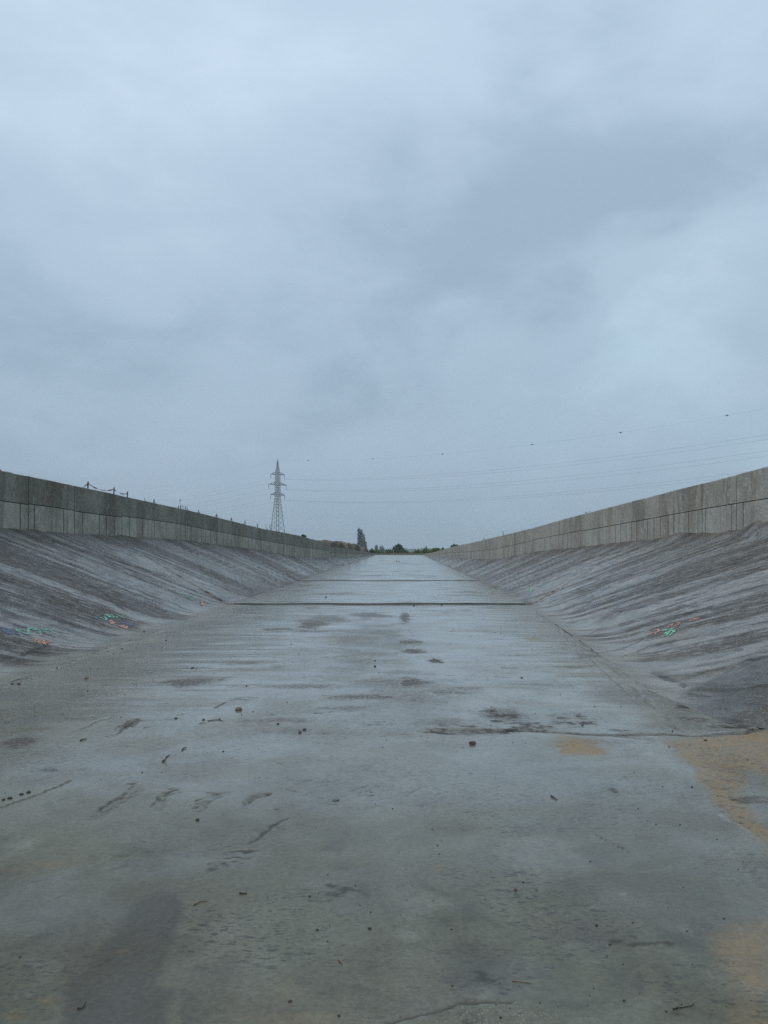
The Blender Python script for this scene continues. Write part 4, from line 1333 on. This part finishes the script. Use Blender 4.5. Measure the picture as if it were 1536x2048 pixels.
def weed(label, px, ptop, y, back, left, h_show, n, seed):
    x = (px - VX) * y / F
    zt = EYE + (VY - ptop) * y / F
    d = abs(x) - float(Lw(y, 1) if left else Rw(y, 1))
    zg = float(side_h(y, max(d, .2), 1 if left else 0))
    root = empty('weed', (x, y, zg))
    tag(root, label, 'weed', 'weeds behind the walls')
    H = zt - zg
    r = random.Random(seed)
    m = MB()
    V = []; Fc = []
    for k in range(n):
        hx, hy = r.uniform(-.16, .16), r.uniform(-.1, .1)
        hh = H * (1 if k == 0 else r.uniform(.6, .9))
        m.tube([(hx * .2, hy * .2, -.05), (hx * .6, hy * .6, hh * .6), (hx, hy, hh)], [.010, .008, .005], 4)
        for q in range(16):
            t = r.uniform(.45, 1.0)
            p = Vector((hx * t, hy * t, hh * t))
            d_ = Vector((r.uniform(-1, 1), r.uniform(-1, 1), r.uniform(.2, 1))).normalized() * r.uniform(.05, .11)
            s_ = d_.cross(Vector((0, 0, 1))).normalized() * .016
            o = len(V)
            V += [p - s_ * .4, p + d_ * .5 - s_, p + d_, p + d_ * .5 + s_]
            Fc.append((o, o + 1, o + 2, o + 3))
    m.add(V, Fc)
    m.build('stalk', M_WEED, root)


def ywall(px, W_, back):
    r = abs(px - VX) / F
    Ys = np.linspace(8, 120, 6000)
    return float(Ys[np.argmin(np.abs((np.interp(Ys, W_[:, 0], W_[:, 1]) + back) / Ys - r))])


for lb, px, pt, left, n in (('tall bare branching weed rising over the left wall', 366, 1000, 1, 4), ('short weed stalk left of the leaning tape posts', 296, 999, 1, 1), ('low weed at the foot of the tall branching weed', 373, 1013, 1, 2),
                            ('seedy weed stalk just left of the pylon base', 541, 1049, 1, 2), ('pair of thin weeds on the left wall near the pylon', 533, 1049, 1, 2), ('upright dark weed on the right wall crest', 1009, 1061, 0, 3),
                            ('small tufty weed farther along the right wall crest', 969, 1075, 0, 3), ('tiny weed on the right wall nearest the camera', 1181, 1022, 0, 2), ('tiny weed beside a chip in the right wall crest', 1172, 1025, 0, 2)):
    y = ywall(px, LW if left else RW, .5)
    weed(lb, px, pt, y, .5, left, .1, n, int(px))

# dug soil heaped behind the far part of the left wall
heap_lb = ['first brown soil heap, where the left wall steps down', 'second soil heap with greenish top along the left wall', 'third soil heap scattered with pale rubble', 'fourth soil heap, low and grassy', 'last low soil heap before the bushes']
for q, (px, ptop, y, w, dep) in enumerate(((654, 1079.5, 66, 3.2, 6), (668, 1081.5, 72, 3.0, 6), (687, 1082.5, 80, 3.4, 7), (706, 1087, 92, 3.6, 9), (727, 1094, 108, 3.6, 11))):
    x = (px - VX) * y / F
    zt = EYE + (VY - ptop) * y / F
    d0 = abs(x) - float(Lw(y, 1))
    x = min(x, -float(Lw(y, 1)) - 1.1)
    zg = float(side_h(y, 1.5, 1)) - .15
    root = empty('soil_heap', (x, y, zg))
    tag(root, heap_lb[q], 'soil heap', 'soil heaps behind the left wall')
    n = 34
    gx, gy = np.meshgrid(np.linspace(-1, 1, n), np.linspace(-1, 1, n))
    rr = np.hypot(gx, gy)
    hz = np.clip(1 - rr ** 1.6, 0, 1) * (.75 + .5 * fbm(gx * 2 + q * 5, gy * 2, 500 + q, 4)) + (fbm(gx * 6, gy * 6 + q, 520 + q, 3) - .5) * .22 * (rr < .9)
    hz = hz / hz.max() * (zt - zg)
    hx = gx * w; hx = np.where(hx > 0.9, .9 + (hx - .9) * .05, hx)
    V = np.stack([hx, gy * dep, hz - .1 * (rr > .95)], -1).reshape(-1, 3)
    i = np.arange(n * n).reshape(n, n)
    Q = np.stack([i[:-1, :-1], i[:-1, 1:], i[1:, 1:], i[1:, :-1]], -1).reshape(-1, 4)
    obj('soil', V, Q, M_MOUND if q % 2 == 0 else M_SOIL, root, smooth=True)
    if q in (2, 3):
        r = random.Random(q)
        for k in range(22):
            gxk, gyk = r.randint(8, 24), r.randint(5, 28)
            p = Vector(V[gyk * n + gxk])
            Vb, Fb = ball_mesh(r.uniform(.06, .2), 6, 4)
            MB().add([Vector((a[0] * 1.3, a[1], a[2] * .8)) + p + Vector((r.uniform(-.02, .02),) * 3) for a in Vb], Fb).build('rubble', M_RUBBLE, root)

# grass and woodland too many to count
r = np.random.default_rng(77)
n = 9000
gy = 60 + 150 * r.random(n) ** 1.2
left = r.random(n) < .5
off = .25 + 14 * r.random(n) ** 1.6
gx = np.where(left, -Lw(gy, 1) - off, Rw(gy, 1) + off)
mid = (gy > 139) & (r.random(n) < .6)
gx = np.where(mid, -7 + 14 * r.random(n), gx)
gz = np.where(mid, nat(gy), np.where(left, side_h(gy, off, 1), side_h(gy, off, 0)))
hh = .12 + .3 * r.random(n) * np.where(left, 1, .7)
ang = r.random(n) * 6.28
w = .03
dx, dy = np.cos(ang) * w, np.sin(ang) * w
lx, ly = r.normal(size=n) * .08, r.normal(size=n) * .08
V = np.stack([np.stack([gx - dx, gy - dy, gz - .03], -1), np.stack([gx + dx, gy + dy, gz - .03], -1), np.stack([gx + lx, gy + ly, gz + hh], -1)], 1).reshape(-1, 3)
gr = obj('grass', V, np.arange(3 * n).reshape(n, 3), M_GRASS)
tag(gr, None, None, None, 'stuff')
cs, rr = [], []
rw = random.Random(9)
for k in range(150):
    yy = rw.uniform(1250, 1600)
    xx = rw.uniform(-420, 420)
    hgt = rw.uniform(4.2, 6.6)
    cs.append((xx, yy, float(nat(yy)) + hgt * .5)); rr.append((rw.uniform(5, 11), 5, hgt * .55))
V, Q = leaves(cs, rr, 9000, 1.0, .4, seed=8)
wd = obj('distant_woodland', V, Q, M_WOOD)
tag(wd, None, None, None, 'stuff')

# pale marker stake in front of the round tree
sx, sz = at(787, 1098, 150)
m = MB()
zg = float(nat(150))
V = [(-.05, -.02, -.1), (.05, -.02, -.1), (.05, .02, -.1), (-.05, .02, -.1), (-.05, -.02, sz - zg - .06), (.05, -.02, sz - zg - .06), (.05, .02, sz - zg - .06), (-.05, .02, sz - zg - .06), (0, 0, sz - zg)]
m.add(V, [(0, 1, 5, 4), (1, 2, 6, 5), (2, 3, 7, 6), (3, 0, 4, 7), (4, 5, 8), (5, 6, 8), (6, 7, 8), (7, 4, 8)])
st = m.build('marker_stake', plain('pale_timber', (0.30, 0.25, 0.19), .8, .2, 9))
st.location = (sx, 150, zg)
tag(st, 'thin pale stake standing in front of the round tree', 'stake')

# ------------------------------------------------------------------ survey paint on the slopes


def floor_z(sheet, x, y):
    i = int(np.clip(np.searchsorted(sheet.y0, y), 1, len(sheet.y0) - 1))
    rowX = sheet.X[i]
    o = np.argsort(rowX)
    return float(np.interp(x, rowX[o], sheet.z[i][o]))


def paint_mark(label, strokes, side, mats, w=0.035, name='paint_mark'):
    """strokes: (material index, [photo pixels]); ribbons a few mm proud of the slope"""
    m = MB()
    sh = sl_l if side < 0 else sl_r
    for mi, pts in strokes:
        P = []
        for a, b in zip(pts[:-1], pts[1:]):
            for t in np.linspace(0, 1, 9)[:-1]:
                P.append((a[0] + (b[0] - a[0]) * t, a[1] + (b[1] - a[1]) * t))
        P.append(pts[-1])
        W3 = []
        for q in P:
            x, y, _ = slope_pt(q[0], q[1], side)
            W3.append(Vector((x, y)))
        V, Fc = [], []
        for k, p in enumerate(W3):
            d = W3[min(k + 1, len(W3) - 1)] - W3[max(k - 1, 0)]
            d = d.normalized() if d.length > 1e-9 else Vector((1, 0))
            nrm = Vector((-d.y, d.x)) * w * .5 * random.uniform(.7, 1.25)
            for e in (-1, 0, 1):
                q = p + nrm * e
                V.append((q.x, q.y, floor_z(sh, q.x, q.y) + .008))
        for k in range(len(W3) - 1):
            for e in (0, 1):
                Fc.append((3 * k + e, 3 * k + e + 1, 3 * k + 4 + e, 3 * k + 3 + e))
        m.add(V, Fc, mi)
    o = m.build(name, mats)
    return tag(o, label, 'paint mark', 'survey paint on the slopes')


Z = lambda s, ox, oy, pts: [(ox + x / s, oy + y / s) for x, y in pts]
a = lambda pts: Z(12.8, 0, 1240, pts)
paint_mark('long green sprayed figures on the left slope at the frame edge', [(0, a([(560, 255), (470, 245), (410, 265), (440, 290), (540, 290), (600, 335), (640, 352), (770, 340)])), (0, a([(600, 255), (640, 280)])), (0, a([(730, 260), (715, 320), (780, 345)])),
            (0, a([(700, 250), (800, 208), (900, 225), (925, 262), (860, 262), (800, 232)])), (0, a([(950, 262), (1010, 275), (1050, 312), (950, 322)])), (0, a([(1035, 205), (1090, 265), (1140, 315), (1190, 345)])),
            (0, a([(1130, 262), (1200, 245), (1290, 275), (1350, 310), (1430, 345)])), (0, a([(690, 300), (760, 290)]))], -1, [M_GREEN], .03)
paint_mark('worn orange figures below the green ones at the frame edge', [(0, a([(870, 500), (980, 515), (1010, 545), (960, 575), (900, 545), (920, 525)])), (0, a([(1100, 500), (1120, 550), (1080, 590), (1150, 605), (1160, 585)])), (0, a([(1120, 530), (1230, 560), (1320, 575)])), (0, a([(1160, 580), (1260, 600)]))], -1, [M_ORANGE], .032)
paint_mark('faded dark blue blot at the left frame edge', [(0, a([(0, 200), (120, 215), (250, 260), (300, 280)])), (0, a([(20, 260), (140, 270), (240, 300)])), (0, a([(100, 310), (200, 330), (330, 345)])), (0, a([(400, 330), (450, 370)])), (0, a([(180, 225), (230, 265), (260, 300)]))], -1, [M_BLUE], .05)
b = lambda pts: Z(15.36, 180, 1215, pts)
paint_mark('green sprayed figures on the left slope, second from the frame edge', [(0, b([(280, 310), (370, 330), (430, 370), (480, 390), (520, 350), (490, 300), (450, 330)])), (0, b([(440, 250), (560, 240), (640, 275), (600, 280)])), (0, b([(650, 215), (700, 260), (740, 320)])), (0, b([(540, 300), (640, 310), (720, 335)])),
            (0, b([(800, 240), (880, 255), (920, 300), (1040, 350)])), (0, b([(770, 300), (850, 325), (820, 280)])), (0, b([(500, 270), (620, 300)]))], -1, [M_GREEN], .04)
paint_mark('orange and rust figures under the second green ones', [(0, b([(590, 430), (680, 410), (720, 470), (640, 495), (590, 470)])), (0, b([(860, 560), (960, 580), (1060, 570), (1140, 590), (1090, 640), (1000, 615), (950, 590)])), (0, b([(1010, 595), (1090, 615)]))], -1, [M_SALMON], .045)
paint_mark('blue dashes right of the second green figures', [(0, b([(950, 470), (1100, 490), (1300, 530)])), (0, b([(1100, 520), (1200, 540), (1310, 550)]))], -1, [M_BLUE], .05)
paint_mark('faded blue blot left of the second green figures', [(0, b([(90, 290), (170, 330), (250, 370)])), (0, b([(130, 320), (240, 345)])), (0, b([(180, 300), (270, 330)]))], -1, [M_BLUE], .06)
c = lambda pts: Z(19.2, 350, 1180, pts)
paint_mark('faint green smudge farthest up the left slope', [(0, c([(60, 90), (220, 120), (350, 200)])), (0, c([(380, 260), (500, 290), (620, 330)])), (0, c([(440, 300), (560, 360), (700, 370)])), (0, c([(420, 230), (520, 260)]))], -1, [M_GREEN], .045)
paint_mark('pale orange dashes at the foot of the left slope', [(0, c([(960, 470), (1040, 500), (1110, 580)])), (0, c([(970, 560), (1060, 600)])), (0, c([(1020, 450), (1110, 500)])), (0, c([(1050, 500), (1040, 600)])), (0, c([(1060, 480), (1080, 560)]))], -1, [M_SALMON], .05)
d = lambda pts: Z(10.97, 1280, 1225, pts)
paint_mark('orange looped figure on the right slope', [(0, d([(190, 455), (280, 460), (400, 430)])), (0, d([(200, 440), (300, 395), (390, 375), (420, 405), (330, 470), (250, 510)]))], 1, [M_SALMON], .032)
paint_mark('thick green scrawl in the middle of the right slope', [(0, d([(490, 385), (590, 390), (680, 350), (700, 380), (620, 410)])), (0, d([(560, 450), (650, 420), (790, 380)])), (0, d([(470, 550), (560, 530), (620, 480), (560, 460)])), (0, d([(600, 440), (690, 410), (760, 430), (680, 480), (670, 520)])), (0, d([(700, 460), (790, 440)])), (0, d([(520, 500), (600, 470), (660, 450)]))], 1, [M_GREEN], .045)
paint_mark('orange dash above the green scrawl on the right slope', [(0, d([(590, 315), (650, 280), (730, 265)])), (0, d([(610, 320), (700, 295)])), (0, d([(790, 240), (870, 235), (860, 265), (760, 300)]))], 1, [M_SALMON], .028)
paint_mark('thin faded orange streak highest on the right slope', [(0, d([(1060, 190), (1150, 155), (1300, 130)])), (0, d([(1090, 200), (1190, 180), (1270, 150)]))], 1, [M_SALMON], .025)
e = lambda pts: Z(17.07, 1030, 1160, pts)
paint_mark('faint green smudge at the foot of the right slope', [(0, e([(390, 380), (470, 330), (560, 290)])), (0, e([(440, 390), (560, 370), (620, 340)])), (0, e([(420, 300), (500, 250)])), (0, e([(470, 330), (440, 280)])), (0, e([(540, 300), (540, 380)]))], 1, [M_GREEN], .05)

# ------------------------------------------------------------------ stones, chips and twigs lying on the concrete


def ground_h(x, y):
    return floor_z(fl, x, y) if foot_l(y) < x < foot_r(y) else floor_z(sl_l if x < 0 else sl_r, x, y)


def stone(label, px, py, wpx, mat=M_STONE, flat=.75, name='stone', group='stones lying on the channel floor', seed=None):
    x, y = ground(px, py, float(level(ground(px, py)[1])))
    r = random.Random(seed or int(px * 7 + py))
    rad = wpx * y / F / 2
    V, Fc = ball_mesh(1, 9, 7)
    out = []
    sx, sy = r.uniform(.85, 1.1), r.uniform(.7, 1.1)
    for a_ in V:
        v = Vector(a_)
        k = 1 + .32 * (float(vnoise(v.x * 1.7 + px, v.y * 1.7 + v.z * 1.3, 3)) - .5) + .18 * (float(vnoise(v.x * 4 + px, v.z * 4 + py, 4)) - .5)
        v = v * k
        zz = max(-.55, min(v.z, .8))
        out.append((v.x * rad * sx, v.y * rad * sy, (zz + .5) * rad * flat))
    o = obj(name, out, Fc, mat)
    o.location = (x, y, ground_h(x, y) - .002)
    o.rotation_euler = (0, 0, r.uniform(0, 6.28))
    return tag(o, label, name.replace('_', ' '), group)


G_ST = 'stones lying on the channel floor'
for a_ in [('tan stone on the left floor above the gravelly stain', 172, 1357, 10, M_STONE2), ('largest tan stone, mirrored in the wet floor left of centre', 477, 1420, 13, M_STONE2), ('rusty brown stone at the lip below the broken crust', 945, 1488, 13, M_STONE3),
           ('small dark stone at the left frame edge below the pale line', 24, 1367, 6), ('dark stone just right of the one at the left frame edge', 38, 1369, 7), ('dark stone above the gravelly dirt stain', 385, 1336, 6), ('dark stone beside the left end of the dirt line', 352, 1437, 6),
           ('dark stone at the dark twig in the dirt line', 407, 1440, 6), ('single dark stone left of the pair of stones', 556, 1449, 6), ('taller block of the two stones lying close together', 600, 1467, 8), ('smaller upper stone of the two lying close together', 609, 1461, 8),
           ('lone small stone on bare slab right of the dried leaf', 446, 1504, 5), ('dark cube like stone below the boot slides', 395, 1640, 9), ('largest dark stone in the row by the long scratch', 57, 1584, 9), ('flat dark stone second from right in the row by the scratch', 43, 1588, 8),
           ('elongated grey stone in the row by the scratch', 20, 1596, 9), ('round dark stone in the row by the scratch, near the edge', 7, 1599, 8), ('tiny stone above the row by the long scratch', 10, 1585, 4), ('dark wedge stone in the bare middle foreground', 739, 1859, 8),
           ('dark split stone near the bottom edge', 580, 2004, 9), ('reddish stone at the far left foreground', 40, 1914, 7, M_STONE3), ('pointed black stone under the olive stain on the right', 1220, 1890, 7), ('small black stone on the pale patch at right', 1374, 1862, 5),
           ('rusty stone left of the two flat chips', 1031, 1782, 9, M_STONE3), ('small dark stone above the flat chips', 1073, 1782, 5), ('small dark stone by the sandy stain edge', 1384, 1575, 5), ('tiny stone in the clear area left of the sandy stain', 1325, 1574, 4),
           ('small stone in the middle of the near slab', 785, 1618, 4), ('tiny black stone right of the near slab centre', 865, 1659, 4), ('small stone alone on the right near slab', 1312, 1649, 4), ('tiny stone below the sandy stain boundary', 1360, 1650, 4),
           ('black stone on the upper part of the sandy stain', 1411, 1482, 6), ('small stone on the right edge of the sandy stain', 1495, 1521, 5), ('dark stone at the left border of the sandy stain', 1338, 1494, 4), ('dark pebble on the upper right floor', 1043, 1356, 5),
           ('dark pebble in the middle of the floor between dirt streaks', 750, 1334, 5), ('second pebble just above the middle one', 750, 1322, 4), ('far pebble on the pale floor near the end', 793.5, 1123, 3.2), ('smaller far pebble beside the one near the end', 798, 1123, 2.4),
           ('dark pebble above the first joint, left of centre', 652, 1195, 4), ('dark pebble just below the first joint', 828, 1212, 4), ('pebble touching the right end of the first joint', 883, 1211, 4), ('pebble at the left slope foot by the blue dashes', 288, 1265, 4),
           ('pebble in the line of three by the left slope foot', 227, 1308, 4), ('rightmost pebble of three by the left slope foot', 244, 1298, 4), ('leftmost pebble of three by the left slope foot', 216, 1303, 3.5), ('pebble on the left floor near the dark drag', 332, 1281, 4),
           ('small dark pebble at the left in front of the slope', 114, 1336, 4), ('grey pebble on the broken crust line', 1165, 1452, 5), ('dark pebble among the sandy boundary crumbs', 1345, 1464, 5), ('black pebble close to the dark corner of the right slope', 1505, 1458, 6),
           ('dark pebble right of centre on the open floor', 1189, 1414, 4), ('small pebble between the stains left of centre', 493, 1373, 4), ('tiny pebble left of the twigs', 175, 1382, 4)]:
    stone(a_[0], a_[1], a_[2], a_[3], a_[4] if len(a_) > 4 else M_STONE)
for lb, px, py, w_, m_ in (('long flat grey chip of concrete in the right foreground', 1060, 1795, 18, M_CHIP), ('flat chip lying in a small hole on the right slab', 1231, 1584, 13, M_CHIP), ('small ring like chip at the lower left corner', 32, 1997, 10, M_CHIP), ('grey flake under the boot slides', 553, 1618, 10, M_CHIP), ('thin flake left of the scratches', 672, 1600, 16, M_CHIP)):
    stone(lb, px, py, w_, m_, .3, 'concrete_chip', 'concrete chips on the near slab')


def twig(label, pts, rpx, mat=M_TWIG, forks=0):
    g3 = []
    for q, (px, py) in enumerate(pts):
        x, y = ground(px, py)
        g3.append(Vector((x, y, ground_h(x, y) + rpx * y / F * (1.0 + .4 * (q % 2)))))
    o0 = g3[0].copy()
    rad = rpx * g3[0].y / F
    n = len(g3)
    m = MB()
    m.tube([p - o0 for p in g3], [rad * (1 - .5 * i / max(1, n - 1)) for i in range(n)], 6)
    r = random.Random(int(pts[0][0]))
    for k in range(forks):
        p = g3[r.randrange(n)] - o0
        q = p + Vector((r.uniform(-1, 1), r.uniform(-1, 1), .35)) * rad * 7
        m.tube([p, (p + q) / 2 + Vector((0, 0, rad)), q], [rad * .7, rad * .6, rad * .3], 5)
    o = m.build('twig', mat)
    o.location = o0
    return tag(o, label, 'twig', 'twigs on the near slab')


twig('short dark stick on the left slab', [(160, 1482), (168, 1480), (174, 1479)], 1.4)
twig('slanting dark twig right of the dried leaf', [(364, 1501), (368, 1498), (373, 1496)], 1.4)
twig('thin faint twig just above the dried leaf', [(335, 1514), (338, 1511), (340, 1510)], .8)
twig('straight dark stick below the orange stain on the right', [(1102, 1594), (1108, 1598), (1114, 1602)], 1.5)
twig('short black twig with hooked end, left foreground', [(479, 1787), (487, 1789), (492, 1789), (493, 1786)], 1.5)
twig('long bent brown twig in the left foreground', [(387, 1811), (392, 1809), (400, 1804), (416, 1803)], 1.2, M_TWIG2)
twig('straight dark twig in the lower middle foreground', [(677, 1923), (681, 1926), (685, 1930)], 1.4, M_TWIG2)
twig('curled twig at the bottom left by the dark stain', [(155, 2018), (162, 2020), (168, 2015)], 1.6, M_TWIG, 1)
twig('knotted dark twig at the bottom right corner', [(1347, 2020), (1356, 2018), (1370, 2016), (1384, 2013)], 1.3, M_TWIG, 4)
twig('dark root like stick in the dirt line', [(416, 1443), (428, 1441), (438, 1440), (446, 1443)], .9, M_TWIG, 2)
twig('tangle of dark sticks on the open floor right of centre', [(862, 1322), (868, 1319), (874, 1322), (884, 1326)], .7, M_TWIG, 5)
twig('brown straw lying right of the aggregate patch', [(1024, 1964), (1040, 1966), (1060, 1968)], .9, M_TWIG2)
# dried leaf
x, y = ground(328, 1524)
s_ = 11 * y / F
V = [(-.5, 0, .05), (-.2, .22, .35), (.15, .1, .5), (.5, .35, .9), (.42, -.1, .25), (.1, -.3, .1), (-.25, -.2, .3), (.35, .2, 1.0), (0, 0, .02)]
dl = obj('dried_leaf', [(a_[0] * s_, a_[1] * s_ * 1.6, a_[2] * s_) for a_ in V], [(0, 1, 8), (1, 2, 8), (2, 7, 3), (2, 3, 4), (2, 4, 8), (4, 5, 8), (5, 6, 8), (6, 0, 8)], M_STONE3)
dl.location = (x, y, ground_h(x, y))
tag(dl, 'curled reddish brown dried leaf on the left slab', 'leaf')

# grit
r = np.random.default_rng(5)
n = 1500
gyy = 2.6 + 24 * r.random(n) ** 1.8
gxx = foot_l(gyy) + .1 + (foot_r(gyy) - foot_l(gyy) - .2) * r.random(n)
cl = fbm(gxx * 1.1, gyy * .9, 600, 3)
keep = cl > .47
gxx, gyy = gxx[keep], gyy[keep]
V, Fc = [], []
oct_ = np.array([(1, 0, .35), (0, 1, .35), (-1, 0, .35), (0, -1, .35), (0, 0, 1.0), (0, 0, -.2)])
fo_ = np.array([(0, 1, 4), (1, 2, 4), (2, 3, 4), (3, 0, 4), (1, 0, 5), (2, 1, 5), (3, 2, 5), (0, 3, 5)])
for x, y in zip(gxx, gyy):
    s_ = float(r.choice([.0022, .003, .004, .006], p=[.45, .3, .18, .07])) * (1 + y * .06)
    o = len(V)
    z = ground_h(x, y)
    V += [(x + q[0] * s_ * r.uniform(.7, 1.3), y + q[1] * s_ * r.uniform(.7, 1.3), z + q[2] * s_) for q in oct_]
    Fc += [tuple(f + o) for f in fo_]
gt = obj('grit', np.array(V), np.array(Fc), M_STONE)
tag(gt, None, None, None, 'stuff')

# ------------------------------------------------------------------ haze over the plain
hz = NT('air')
hz.t.nodes.remove(hz.b)
pv = hz.n('ShaderNodeVolumePrincipled')
pv.inputs['Color'].default_value = (0.80, 0.88, 0.96, 1)
pv.inputs['Density'].default_value = 0.00038
pv.inputs['Anisotropy'].default_value = 0.2
hz.l(pv.outputs[0], hz.out.inputs['Volume'])
x0, x1, y0, y1, z0, z1 = -1900, 1900, -120, 3400, -24, 44
V = [(x0, y0, z0), (x1, y0, z0), (x1, y1, z0), (x0, y1, z0), (x0, y0, z1), (x1, y0, z1), (x1, y1, z1), (x0, y1, z1)]
hb = obj('haze', V, [(0, 3, 2, 1), (4, 5, 6, 7), (0, 1, 5, 4), (1, 2, 6, 5), (2, 3, 7, 6), (3, 0, 4, 7)], hz.m)
tag(hb, None, None, None, 'stuff')
